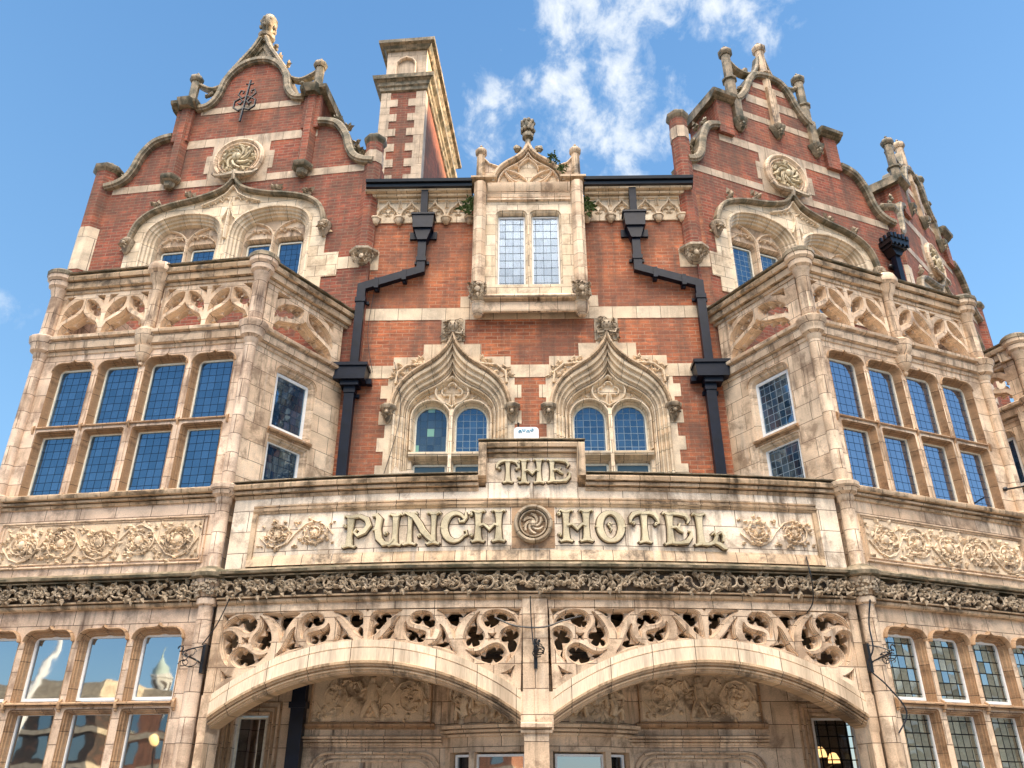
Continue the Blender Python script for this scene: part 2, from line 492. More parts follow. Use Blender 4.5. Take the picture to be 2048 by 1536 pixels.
# ------------------------------------------------------------------ mesh builder
class MB:
    k = 0

    def __init__(s, fr=FW):
        s.v, s.f, s.fr = [], [], fr
        s.uvo = {}

    def add(s, vs, fs):
        o = len(s.v)
        s.v += vs
        s.f += [tuple(i + o for i in f) for f in fs]

    def box(s, x0, x1, y0, y1, z0, z1):
        s.add([(x0, y0, z0), (x1, y0, z0), (x1, y1, z0), (x0, y1, z0), (x0, y0, z1), (x1, y0, z1), (x1, y1, z1), (x0, y1, z1)],
              [(0, 3, 2, 1), (4, 5, 6, 7), (0, 1, 5, 4), (1, 2, 6, 5), (2, 3, 7, 6), (3, 0, 4, 7)])
        return s

    def prism(s, poly, y0, y1, holes=(), back=True):
        loops = [list(poly)] + [list(h) for h in holes]
        flat = [p for l in loops for p in l]
        tris = tessellate_polygon([[Vector((p[0], p[1], 0)) for p in l] for l in loops])
        n = len(flat)
        vs = [(p[0], y0, p[1]) for p in flat] + [(p[0], y1, p[1]) for p in flat]
        fs = []
        for a, b, c in tris:
            A, B, C = flat[a], flat[b], flat[c]
            cr = (B[0] - A[0]) * (C[1] - A[1]) - (B[1] - A[1]) * (C[0] - A[0])
            if abs(cr) < 1e-10:
                continue
            if cr < 0:
                a, c = c, a
            fs.append((a, b, c))
            if back:
                fs.append((c + n, b + n, a + n))
        o = 0
        for l in loops:
            m = len(l)
            for i in range(m):
                j = (i + 1) % m
                fs.append((o + i, o + i + n, o + j + n, o + j))
            o += m
        s.add(vs, fs)
        return s

    def loft(s, rings, closed=False):
        """rings: list of (pts2d, y) with equal counts; joints run across the moulding"""
        m = len(rings[0][0])
        base = len(s.v)
        L = [0.0]
        P0 = rings[0][0]
        for i in range(1, m):
            L.append(L[-1] + hypot(P0[i][0] - P0[i - 1][0], P0[i][1] - P0[i - 1][1]))
        for r in range(len(rings)):
            for i in range(m):
                s.uvo[base + r * m + i] = (L[i], .04 + .015 * r)
        vs = [(p[0], y, p[1]) for pts, y in rings for p in pts]
        fs = []
        for r in range(len(rings) - 1):
            for i in range(m if closed else m - 1):
                j = (i + 1) % m
                fs.append((r * m + i, r * m + j, (r + 1) * m + j, (r + 1) * m + i))
        s.add(vs, fs)
        return s

    def mould(s, x0, x1, prof, n=1):
        """profile (outward distance, z) run along the wall; a deep quirk is cut under every projecting member"""
        if len(prof) >= 6:
            q = []
            for i, (d, z) in enumerate(prof):
                q.append((d, z))
                if i < len(prof) - 1 and prof[i + 1][0] - d > .024 and prof[i + 1][1] >= z and 0 < i:
                    nz_ = min(z + .017, prof[i + 1][1] + .012)
                    q += [(d - .055, z + .001), (d - .055, nz_), (d + .004, nz_ + .0005)]
            for i in range(1, len(q)):
                if q[i][1] < q[i - 1][1] and q[i - 1][1] - q[i][1] < .02:
                    q[i] = (q[i][0], q[i - 1][1] + .0004)
            prof = q
        m = len(prof)
        vs = []
        for i in range(n + 1):
            x = x0 + (x1 - x0) * i / n
            vs += [(x, -d, z) for d, z in prof]
        fs = []
        for i in range(n):
            for j in range(m - 1):
                fs.append((i * m + j, (i + 1) * m + j, (i + 1) * m + j + 1, i * m + j + 1))
        fs.append(tuple(range(m - 1, -1, -1)))
        fs.append(tuple(n * m + j for j in range(m)))
        s.add(vs, fs)
        return s

    def bar(s, path, w, y0, y1, closed=False, nose=.35, wf=None):
        """moulded bar in the wall plane following a 2D path"""
        MB.k = (MB.k + 1) % 7
        y0 = y0 - .0013 * MB.k
        P = list(path)
        wrap = closed
        if closed:
            P.append(P[0])
        closed = False
        n = len(P)
        m = 8
        vs = []
        base = len(s.v)
        L_ = 0.0
        for i in range(n):
            a = (P[i - 1] if i > 0 else (P[-2] if wrap else P[i]))
            b = (P[i + 1] if i < n - 1 else (P[1] if wrap else P[i]))
            if i:
                L_ += hypot(P[i][0] - P[i - 1][0], P[i][1] - P[i - 1][1])
            for q in range(m):
                s.uvo[base + len(vs) + q] = (L_ + MB.k * .07, .05 + .02 * q)
            dx, dz = b[0] - a[0], b[1] - a[1]
            L = hypot(dx, dz) or 1
            nx, nz_ = -dz / L, dx / L
            ww = w * (wf(i / (n - 1)) if wf else 1)
            h = ww / 2
            e = min(.045, (y1 - y0) * .4)
            for off, y in ((-h, y1), (-h, y0 + e), (-h * .74, y0 + e * .8), (-h * nose, y0), (h * nose, y0), (h * .74, y0 + e * .8), (h, y0 + e), (h, y1)):
                vs.append((P[i][0] + nx * off, y, P[i][1] + nz_ * off))
        fs = []
        for i in range(n if closed else n - 1):
            k = (i + 1) % n
            for j in range(m - 1):
                fs.append((i * m + j, i * m + j + 1, k * m + j + 1, k * m + j))
            fs.append((i * m + m - 1, i * m, k * m, k * m + m - 1))
        if not closed:
            fs.append(tuple(range(m)))
            fs.append(tuple((n - 1) * m + j for j in range(m - 1, -1, -1)))
        s.add(vs, fs)
        return s

    def tube(s, path, r, n=6, rf=None):
        P = [Vector(p) for p in path]
        vs, fs = [], []
        up = Vector((0, -1, 0))
        for i, p in enumerate(P):
            t = (P[min(i + 1, len(P) - 1)] - P[max(i - 1, 0)])
            if t.length < 1e-9:
                t = Vector((0, 0, 1))
            t.normalize()
            a = t.cross(up)
            if a.length < .05:
                a = t.cross(Vector((1, 0, 0)))
            a.normalize()
            b = a.cross(t)
            rr = r * (rf(i / max(1, len(P) - 1)) if rf else 1)
            for k in range(n):
                q = p + a * (rr * cos(2 * pi * k / n)) + b * (rr * sin(2 * pi * k / n))
                vs.append(tuple(q))
        for i in range(len(P) - 1):
            for k in range(n):
                l = (k + 1) % n
                fs.append((i * n + k, i * n + l, (i + 1) * n + l, (i + 1) * n + k))
        fs.append(tuple(range(n - 1, -1, -1)))
        fs.append(tuple((len(P) - 1) * n + k for k in range(n)))
        s.add(vs, fs)
        return s

    def lathe(s, prof, cx, cy, n=12, rot=0.0):
        """prof: (r, z)"""
        vs, fs = [], []
        for r, z in prof:
            for k in range(n):
                a = rot + 2 * pi * k / n
                vs.append((cx + r * cos(a), cy + r * sin(a), z))
        for i in range(len(prof) - 1):
            for k in range(n):
                l = (k + 1) % n
                fs.append((i * n + k, i * n + l, (i + 1) * n + l, (i + 1) * n + k))
        fs.append(tuple(range(n - 1, -1, -1)))
        fs.append(tuple((len(prof) - 1) * n + k for k in range(n)))
        s.add(vs, fs)
        return s

    def blob(s, c, r, sy=1, sz=1, n=6, m=4, jit=0):
        vs, fs = [], []
        for i in range(1, m):
            t = pi * i / m
            for k in range(n):
                a = 2 * pi * k / n
                q = 1 + random.uniform(-jit, jit)
                vs.append((c[0] + r * q * sin(t) * cos(a), c[1] + r * q * sy * sin(t) * sin(a), c[2] + r * q * sz * cos(t)))
        vs += [(c[0], c[1], c[2] + r * sz), (c[0], c[1], c[2] - r * sz)]
        T_, B_ = len(vs) - 2, len(vs) - 1
        for i in range(m - 2):
            for k in range(n):
                l = (k + 1) % n
                fs.append((i * n + k, (i + 1) * n + k, (i + 1) * n + l, i * n + l))
        for k in range(n):
            l = (k + 1) % n
            fs.append((T_, k, l))
            fs.append((B_, (m - 2) * n + l, (m - 2) * n + k))
        s.add(vs, fs)
        return s

    def leaf(s, x, z, y, L, w, ang, h=.02):
        """raised leaf with a ridge"""
        c, t = cos(ang), sin(ang)

        def q(a, b, d):
            return (x + a * c - b * t, y - d, z + a * t + b * c)
        s.add([q(0, 0, 0), q(L * .35, w * .5, 0), q(L, 0, h * .4), q(L * .35, -w * .5, 0), q(L * .45, 0, h)],
              [(0, 4, 1), (1, 4, 2), (2, 4, 3), (3, 4, 0)])
        return s

    def build(s, name, mat, parent=None, smooth=35, label=None, sub=None):
        me = bpy.data.meshes.new(name)
        fr = s.fr
        me.from_pydata([fr(*v) for v in s.v], [], s.f)
        uvl = me.uv_layers.new(name='UV')
        V = s.v
        uvs = []
        for f in s.f:
            a, b, c = Vector(V[f[0]]), Vector(V[f[1]]), Vector(V[f[2]])
            n = (b - a).cross(c - a)
            if len(f) > 3:
                n += (c - a).cross(Vector(V[f[3]]) - a)
            ax, ay, az = abs(n.x), abs(n.y) * 1.05, abs(n.z) * .98
            if s.uvo and all(i in s.uvo for i in f):
                for i in f:
                    uvs += s.uvo[i]
                continue
            for i in f:
                x, y, z = V[i]
                if ay >= ax and ay >= az:
                    uvs += (x, z)
                elif ax >= az:
                    uvs += (y + .13, z)
                else:
                    uvs += (x, y + .07)
        uvl.data.foreach_set('uv', uvs)
        me.materials.append(M[mat])
        me.validate()
        if smooth:
            me.polygons.foreach_set('use_smooth', [True] * len(me.polygons))
            me.set_sharp_from_angle(angle=radians(smooth))
        o = bpy.data.objects.new(name, me)
        COL.objects.link(o)
        if parent is not None:
            o.parent = parent
            o.matrix_parent_inverse = parent.matrix_world.inverted() if False else o.matrix_parent_inverse
            if parent.type == 'EMPTY':
                o.location = tuple(-q for q in parent.location)
        if label:
            o['label'] = label
        return o


def thing(name, label, cat, loc=(0, 0, 0), group=None):
    o = bpy.data.objects.new(name, None)
    COL.objects.link(o)
    o.location = loc
    o.empty_display_size = .3
    o['label'] = label
    o['category'] = cat
    if group:
        o['group'] = group
    return o


def tag(o, label, cat, group=None, kind=None):
    if label:
        o['label'] = label
    if cat:
        o['category'] = cat
    if group:
        o['group'] = group
    if kind:
        o['kind'] = kind
    return o


def bez(p0, p1, p2, p3, n=8, last=True):
    r = []
    for i in range(n + (1 if last else 0)):
        t = i / n
        a, b, c, d = (1 - t) ** 3, 3 * t * (1 - t) ** 2, 3 * t * t * (1 - t), t ** 3
        r.append(tuple(a * p0[k] + b * p1[k] + c * p2[k] + d * p3[k] for k in range(len(p0))))
    return r


def spline(pts, n=6):
    """Catmull-Rom through pts"""
    out = []
    for i in range(len(pts) - 1):
        p0 = pts[max(i - 1, 0)]
        p1, p2 = pts[i], pts[i + 1]
        p3 = pts[min(i + 2, len(pts) - 1)]
        for k in range(n):
            t = k / n
            out.append(tuple(.5 * ((2 * b) + (-a + c) * t + (2 * a - 5 * b + 4 * c - d) * t * t + (-a + 3 * b - 3 * c + d) * t ** 3)
                             for a, b, c, d in zip(p0, p1, p2, p3)))
    out.append(tuple(pts[-1]))
    return out


def arc(cx, cz, r, a0, a1, n=16, rz=None):
    rz = rz or r
    return [(cx + r * cos(radians(a0 + (a1 - a0) * i / n)), cz + rz * sin(radians(a0 + (a1 - a0) * i / n))) for i in range(n + 1)]


def mirror(pts, cx=0):
    return [(2 * cx - x, z) for x, z in reversed(pts)]


def ogee(hw, zs, za, n=8, zi=None, zb=None, cx=0.0):
    """outline from bottom-left (zb) up round the ogee to bottom-right"""
    H = za - zs
    xi, zi = hw * .48, zs + H * .58
    L = [(-hw, zb)] if zb is not None else []
    L += bez((-hw, zs), (-hw, zs + H * .30), (-hw * .75, zs + H * .47), (-xi, zi), n, False)
    L += bez((-xi, zi), (-hw * .22, zs + H * .69), (-hw * .06, zs + H * .82), (0, za), n)
    R = [(-x, z) for x, z in reversed(L[:-1])]
    return [(x + cx, z) for x, z in L + R]


def inset(pts, d, dz=None):
    """move an open outline (left-bottom, over the top, right-bottom) inward by d; end points keep their height"""
    n = len(pts)
    out = []
    for i in range(n):
        a, b = pts[max(i - 1, 0)], pts[min(i + 1, n - 1)]
        dx, dzz = b[0] - a[0], b[1] - a[1]
        L = hypot(dx, dzz) or 1
        nx, nz_ = dzz / L, -dx / L
        z = pts[i][1] + nz_ * d
        if i in (0, n - 1):
            z = pts[i][1] + (dz or 0)
        out.append((pts[i][0] + nx * d, z))
    return out


def opening(x0, x1, z0, z1, r=.14, peak=.03, n=4):
    """flat-headed light with rounded shoulders and a small peak"""
    cx = (x0 + x1) / 2
    L = [(x0, z0), (x0, (z0 + z1) / 2)] + [(x0 + r - r * cos(radians(90 * i / n)), z1 - r + r * sin(radians(90 * i / n))) for i in range(n + 1)]
    if peak:
        L += [(cx - .07, z1), (cx - .02, z1 + peak * .35)]
        return L + [(cx, z1 + peak)] + [(2 * cx - x, z) for x, z in reversed(L)]
    return L + [(2 * cx - x, z) for x, z in reversed(L)]


def cspline(pts, n=4):
    """closed Catmull-Rom"""
    m = len(pts)
    out = []
    for i in range(m):
        p0, p1, p2, p3 = pts[(i - 1) % m], pts[i], pts[(i + 1) % m], pts[(i + 2) % m]
        for k in range(n):
            t = k / n
            out.append(tuple(.5 * ((2 * b) + (-a + c) * t + (2 * a - 5 * b + 4 * c - d) * t * t + (-a + 3 * b - 3 * c + d) * t ** 3)
                             for a, b, c, d in zip(p0, p1, p2, p3)))
    return out


def cinset(pts, d):
    """move a closed outline inward; d may be a function of the arc position 0..1"""
    m = len(pts)
    ar = sum(pts[i][0] * pts[(i + 1) % m][1] - pts[(i + 1) % m][0] * pts[i][1] for i in range(m))
    sg = 1 if ar > 0 else -1
    out = []
    for i in range(m):
        a, b = pts[i - 1], pts[(i + 1) % m]
        dx, dz = b[0] - a[0], b[1] - a[1]
        L = hypot(dx, dz) or 1
        dd = d(i / m) if callable(d) else d
        out.append((pts[i][0] - sg * dz / L * dd, pts[i][1] + sg * dx / L * dd))
    return out


def pierced(mb, outline, holes, y0, y1, cusps=True, fil=1.0):
    """thick pierced slab: every opening has stepped fillets and a cusped inner lip"""
    mb.prism(outline, y0, y1, holes)
    for h in holes:
        per = sum(hypot(h[i][0] - h[i - 1][0], h[i][1] - h[i - 1][1]) for i in range(len(h)))
        f = fil if per > .35 else .4
        mb.loft([(cinset(h, d * f), y0 + y) for d, y in ((.0005, -.002), (.001, .022), (.012, .020), (.013, .05), (.024, .05), (.025, .11))] + [(cinset(h, .026 * f), y1)], closed=True)
        if cusps and per > .5:
            nc = max(3, round(per / .20))
            ff = lambda t: .026 + .062 * (1 - abs(sin(pi * nc * t))) ** 1.8
            hh = []
            M_ = nc * 12                 # even steps so the cusps keep their points
            i, acc = 0, 0.0
            seg = [hypot(h[(q + 1) % len(h)][0] - h[q][0], h[(q + 1) % len(h)][1] - h[q][1]) for q in range(len(h))]
            for q in range(M_):
                d_ = per * q / M_
                while i < len(h) - 1 and acc + seg[i] < d_:
                    acc += seg[i]
                    i += 1
                tt = (d_ - acc) / max(seg[i], 1e-6)
                a, b = h[i], h[(i + 1) % len(h)]
                hh.append((a[0] + (b[0] - a[0]) * tt, a[1] + (b[1] - a[1]) * tt))
            inn = cinset(hh, ff)
            out_ = cinset(hh, .02)
            ym = y0 + (y1 - y0) * .45
            mb.loft([(out_, ym), (inn, ym), (inn, ym + (y1 - y0) * .3), (out_, ym + (y1 - y0) * .3)], closed=True)


# ------------------------------------------------------------------ ornament generators
def scrolls(mb, x0, x1, z0, z1, y=0, r=.014, seed=1, leaves=9, cells=None, berry=True, relief=.02, start=1):
    """running vine scroll filling a rectangle"""
    rnd = random.Random(seed)
    h = z1 - z0
    n = cells or max(1, round((x1 - x0) / (h * 1.02)))
    cw = (x1 - x0) / n
    zc = (z0 + z1) / 2
    sgn = start
    for i in range(n):
        cx = x0 + cw * (i + .5)
        R = min(cw, h) * .46
        turns = rnd.uniform(1.35, 1.7)
        path = []
        a0 = (90 if sgn > 0 else -90) + 180
        K = 22
        for k in range(K + 1):
            t = k / K
            rr = R * (1 - .72 * t)
            a = radians(a0) + sgn * 2 * pi * turns * t
            path.append((cx + rr * cos(a) * min(1.15, cw / h), y - relief * (.6 + .5 * t), zc + rr * sin(a)))
        mb.tube(path, r, 5, lambda t: 1.1 - .5 * t)
        # stem linking to the next scroll
        mb.tube([(cx - cw * .5, y - relief * .5, zc - sgn * h * .05), (cx - cw * .25, y - relief * .6, zc - sgn * h * .36),
                 (cx, y - relief * .7, zc - sgn * R), (cx + cw * .3, y - relief * .6, zc - sgn * h * .3), (cx + cw * .5, y - relief * .5, zc + sgn * h * .05)], r * 1.05, 5)
        for k in range(leaves):
            a = rnd.uniform(0, 2 * pi)
            rr = R * rnd.uniform(.25, 1.12)
            L = h * rnd.uniform(.13, .24)
            px_, pz_ = cx + rr * cos(a), zc + rr * sin(a)
            px_ = min(max(px_, x0 + .01), x1 - .01)
            pz_ = min(max(pz_, z0 + .01), z1 - .01)
            mb.leaf(px_, pz_, y, L, L * .8, rnd.uniform(0, 2 * pi), relief * rnd.uniform(1.2, 2.2))
        for cxx, czz in ((cx + cw * .46, zc + h * .38), (cx - cw * .46, zc + h * .38), (cx + cw * .46, zc - h * .38), (cx - cw * .46, zc - h * .38)):
            for _ in range(2):
                mb.leaf(min(max(cxx, x0), x1), czz, y, h * .15, h * .1, rnd.uniform(0, 2 * pi), relief * 1.5)
        if berry:
            for _ in range(5):
                mb.blob((cx + rnd.uniform(-.2, .2) * R, y - relief, zc + rnd.uniform(-.22, .22) * R), r * 1.5, 1, 1, 5, 3)
        sgn = -sgn


def vine_band(mb, x0, x1, z0, z1, y, seed, out=.07):
    """deep-cut vine frieze: grapes, leaves and tendrils standing off a dark ground"""
    rnd = random.Random(seed)
    h = z1 - z0
    cw = h * 1.12
    n = max(1, round((x1 - x0) / cw))
    cw = (x1 - x0) / n
    zc = (z0 + z1) / 2
    for i in range(n):
        cx = x0 + cw * (i + .5)
        s_ = 1 if i % 2 else -1
        for q in range(2):
            R = h * rnd.uniform(.30, .46)
            ox = cx + (q - .5) * cw * .46
            a0 = rnd.uniform(0, 6.28)
            path = []
            for k in range(11):
                t = k / 10
                a = a0 + s_ * 5.2 * t
                rr = R * (1 - .6 * t)
                path.append((ox + rr * cos(a), y - out * (.5 + .5 * sin(3.1 * t)), zc + rr * sin(a)))
            mb.tube(path, h * .055, 4)
        for k in range(10):
            mb.blob((cx + s_ * cw * .18 + rnd.uniform(-.13, .13) * cw, y - out * rnd.uniform(.7, 1.0), zc + rnd.uniform(-.25, .25) * h), h * .075, 1, 1, 5, 3)
        for k in range(20):
            a = rnd.uniform(0, 6.28)
            mb.leaf(cx + rnd.uniform(-.5, .5) * cw, zc + rnd.uniform(-.4, .4) * h, y - out * rnd.uniform(.2, .8), h * rnd.uniform(.28, .5), h * .3, a, h * .22)


def rosette(mb, cx, cz, y, r, depth=.06, n=9, seed=1):
    rnd = random.Random(seed)
    mb.blob((cx, y - depth * .6, cz), r * .32, 1, 1, 7, 5)
    for ring, (rr, L) in enumerate(((.25, .55), (.55, .6))):
        for k in range(n):
            a = 2 * pi * (k + ring * .5) / n + rnd.uniform(-.15, .15)
            mb.leaf(cx + r * rr * cos(a) * .7, cz + r * rr * sin(a) * .7, y, r * L, r * .42, a + rnd.uniform(-.3, .3), depth * rnd.uniform(.8, 1.3))


def foliage_block(mb, x0, x1, z0, z1, y, n=26, depth=.06, seed=2):
    rnd = random.Random(seed)
    w, h = x1 - x0, z1 - z0
    for k in range(n):
        x, z = rnd.uniform(x0 + .05 * w, x1 - .05 * w), rnd.uniform(z0 + .05 * h, z1 - .05 * h)
        s_ = min(w, h)
        if k % 3:
            mb.leaf(x, z, y, s_ * rnd.uniform(.2, .36), s_ * .2, rnd.uniform(0, 6.28), depth * rnd.uniform(.6, 1.3))
        else:
            a = rnd.uniform(0, 6.28)
            R = s_ * rnd.uniform(.08, .17)
            mb.tube([(x + R * cos(a + t * .8), y - depth * .5, z + R * sin(a + t * .8)) for t in range(7)], s_ * .03, 4)
    mb.blob(((x0 + x1) / 2, y - depth * .4, (z0 + z1) / 2), min(w, h) * .2, .8, 1.1, 7, 5)


def cusp(m, x, z, r=.042):
    """small foiled cusp seen in the eyes of the tracery"""
    m.prism([(x + r * (1.0 if k % 2 else .42) * cos(pi * k / 4 + .4), z + r * (1.0 if k % 2 else .42) * sin(pi * k / 4 + .4)) for k in range(8)], .05, .16)


def oct_cap(mb, cx, cy, z, r, h=.22, n=8):
    mb.lathe([(r, z), (r * 1.22, z + h * .2), (r * 1.3, z + h * .3), (r * 1.3, z + h * .55), (r * 1.05, z + h * .75), (r * .45, z + h), (r * .2, z + h * 1.08),
              (r * .3, z + h * 1.25), (r * .12, z + h * 1.4)], cx, cy, n, pi / 8)


# ------------------------------------------------------------------ the hotel
HOTEL = thing('hotel_building', 'red brick and buff terracotta hotel with curly gables and bowed name board', 'building', (0, 14, 0))


def window(fr, x0, x1, z0, z1, y, mat='glass', frame='wood', head=None, fw=.035, bottom=True, label=None):
    """painted frame (the part) with its pane as sub-part. head: outline pts for an arched top"""
    f = MB(fr)
    if head is None:
        outer = [(x0, z0), (x0, z1), (x1, z1), (x1, z0)]
        inner = [(x0 + fw, z0 + fw), (x0 + fw, z1 - fw), (x1 - fw, z1 - fw), (x1 - fw, z0 + fw)]
    else:
        outer = head
        inner = inset(head, fw, fw)
    f.prism(outer, y, y + .05, [inner])
    w = f.build('window', frame, HOTEL, label=label)
    g = MB(fr)
    c = inset(outer, fw * .6, fw * .6) if head is not None else [(x0 + fw * .5, z0 + fw * .5), (x0 + fw * .5, z1 - fw * .5), (x1 - fw * .5, z1 - fw * .5), (x1 - fw * .5, z0 + fw * .5)]
    g.prism(c, y + .022, y + .032)
    gp = g.build('pane', mat, None, smooth=0)
    gp.parent = w
    return w


PR_CILL = [(-.02, 5.26), (.03, 5.27), (.045, 5.31), (.085, 5.33), (.09, 5.36), (.135, 5.385), (.15, 5.41), (.15, 5.445), (.12, 5.465), (-.02, 5.49)]
PR_BASE = [(-.02, 7.98), (.02, 7.99), (.035, 8.04), (.08, 8.07), (.09, 8.11), (.10, 8.2), (.15, 8.235), (.16, 8.28), (.12, 8.31), (-.02, 8.325)]
PR_COPE = [(-.32, 9.18), (.02, 9.18), (.03, 9.23), (.075, 9.26), (.08, 9.30), (.082, 9.37), (.13, 9.395), (.15, 9.45), (.12, 9.50), (-.04, 9.51), (-.36, 9.50), (-.40, 9.46), (-.34, 9.36)]
PR_CORN = [(-.02, 4.12), (.10, 4.12), (.125, 4.13), (.13, 4.155), (.19, 4.165), (.20, 4.205), (.16, 4.235), (-.02, 4.29)]
PR_LOW = [(-.02, 3.785), (.03, 3.79), (.05, 3.81), (.055, 3.84), (.09, 3.85), (.095, 3.875), (.03, 3.895), (-.02, 3.895)]


def reveal(mb, o, steps=((.0, -.006), (.003, .018), (.016, .006), (.019, .050), (.034, .030), (.038, .092), (.052, .072), (.055, .15))):
    mb.loft([(inset(o, d), y) for d, y in steps])


def corner_shaft(fr, x, y, zs, r=.12, mat='stone', name='corner_shaft'):
    mb = MB(fr)
    mb.lathe(zs, x, y, 14)
    root = mb.build(name, mat, HOTEL)
    k = MB(fr)
    rnd = random.Random(3)
    for q in range(70):
        a = rnd.uniform(-3.1, 0)
        zz = rnd.uniform(3.9, 4.1)
        rr = .15 + (zz - 3.9) * .35
        k.blob((x + rr * cos(a), y + rr * sin(a), zz), rnd.uniform(.018, .034), 1, 1, 5, 3)
    k.build('carved_knob', 'relief_dark', None).parent = root
    k = MB(fr)
    k.lathe([(r * 1.9, 4.13), (r * 2.2, 4.15), (r * 2.3, 4.2), (r * 1.9, 4.25), (r * .95, 4.31)], x, y, 14)
    k.build('knob_cap', 'coping', None).parent = root
    if zs[-1][1] > 8.9:
        k = MB(fr)
        k.lathe([(r * 1.9 * .9, 9.40), (r * 2.1, 9.41), (r * 2.15, 9.47), (r * 1.7, 9.52), (r * .6, 9.54)], x, y, 14)
        k.build('post_cap', 'coping', None).parent = root
    return root


def shaft_profile(r=.108, lo=0.0):
    p = [(r * .95, lo), (r * .95, 3.78), (r * 1.25, 3.80), (r * 1.3, 3.87), (r * 1.0, 3.89), (r * 1.5, 4.0), (r * 1.9, 4.12), (r * .9, 4.3),
         (r * .9, 5.20), (r * 1.05, 5.22), (r * 1.1, 5.30), (r * 1.6, 5.34), (r * 1.7, 5.38), (r * 2.05, 5.42), (r * 2.1, 5.47), (r * 1.6, 5.5), (r * .85, 5.52),
         (r * .85, 7.93), (r * 1.0, 7.95), (r * 1.1, 8.02), (r * 1.6, 8.06), (r * 1.7, 8.16), (r * 2.1, 8.22), (r * 2.2, 8.29), (r * 1.7, 8.33), (r * 1.05, 8.34),
         (r * 1.0, 9.15), (r * 1.15, 9.18), (r * 1.3, 9.26), (r * 1.7, 9.30), (r * 1.75, 9.38), (r * 2.15, 9.43), (r * 2.2, 9.5), (r * 1.9, 9.52)]
    p = [(a_, z_ + (-.09 if z_ > 7.9 else 0)) for a_, z_ in p]
    return p


def balustrade_panel(fr, x0, x1, units, parent, big=1.0):
    """pierced terracotta: round-arched units, each split by an ogee stem into two lenses over a cusped opening"""
    mb = MB(fr)
    zb, zt = 8.30, 9.19
    w = (x1 - x0 - .06) / units
    holes = []
    for i in range(units):
        cx = x0 + .03 + w * (i + .5)
        f = (w - .055) / .72
        fx = min(f, 1.9)
        P = lambda pts: [(cx + x * fx, z) for x, z in pts]
        low = [(-.352, 8.34), (-.345, 8.50), (-.30, 8.60), (-.20, 8.665), (-.10, 8.73), (-.03, 8.80), (0, 8.86)]
        low = low + [(-x, z) for x, z in reversed(low[:-1])]
        holes.append(P(low))
        for s_ in (-1, 1):
            lens = [(-.03, 9.055), (-.03, 8.95), (-.055, 8.87), (-.13, 8.785), (-.24, 8.715), (-.325, 8.655), (-.348, 8.62), (-.352, 8.72), (-.325, 8.85), (-.26, 8.96), (-.17, 9.035), (-.08, 9.07)]
            holes.append(P([(x * -s_, z) for x, z in lens]))
            holes.append(P([(s_ * .345, 9.13), (s_ * .19, 9.13), (s_ * .27, 9.06), (s_ * .345, 8.96)]))
    zz = lambda pts: [(x, z - .09) for x, z in pts]
    pierced(mb, zz([(x0, zb), (x1, zb), (x1, zt), (x0, zt)]), [zz(h) for h in holes], .0, .24, fil=.8)
    o = mb.build('tracery_panel', 'stone', None)
    o.parent = parent
    return o


def pendant(fr, x, y, parent):
    mb = MB(fr)
    mb.lathe([(.10, 8.0), (.12, 8.04), (.17, 8.10), (.19, 8.2), (.20, 8.28), (.15, 8.33), (.09, 8.34), (.085, 9.14), (.10, 9.2), (.15, 9.28), (.17, 9.38), (.22, 9.43), (.23, 9.5), (.2, 9.58), (.05, 9.62)], x, y, 14)
    mb.lathe([(.01, 7.68), (.035, 7.70), (.04, 7.73), (.02, 7.75), (.05, 7.77), (.115, 7.86), (.12, 7.92), (.14, 7.95), (.15, 8.0)], x, y, 14)
    mb.v = [(vx, vy, vz - .09) for vx, vy, vz in mb.v]
    o = mb.build('post', 'stone', None)
    o.parent = parent
    return o


DZ = -.09
PR_BASE = [(d, z + DZ) for d, z in PR_BASE]
PR_COPE = [(d, z + DZ) for d, z in PR_COPE]
PR_ROLL = [(-.38, 9.42), (.10, 9.40), (.165, 9.41), (.175, 9.44), (.12, 9.47), (-.30, 9.485), (-.38, 9.47)]


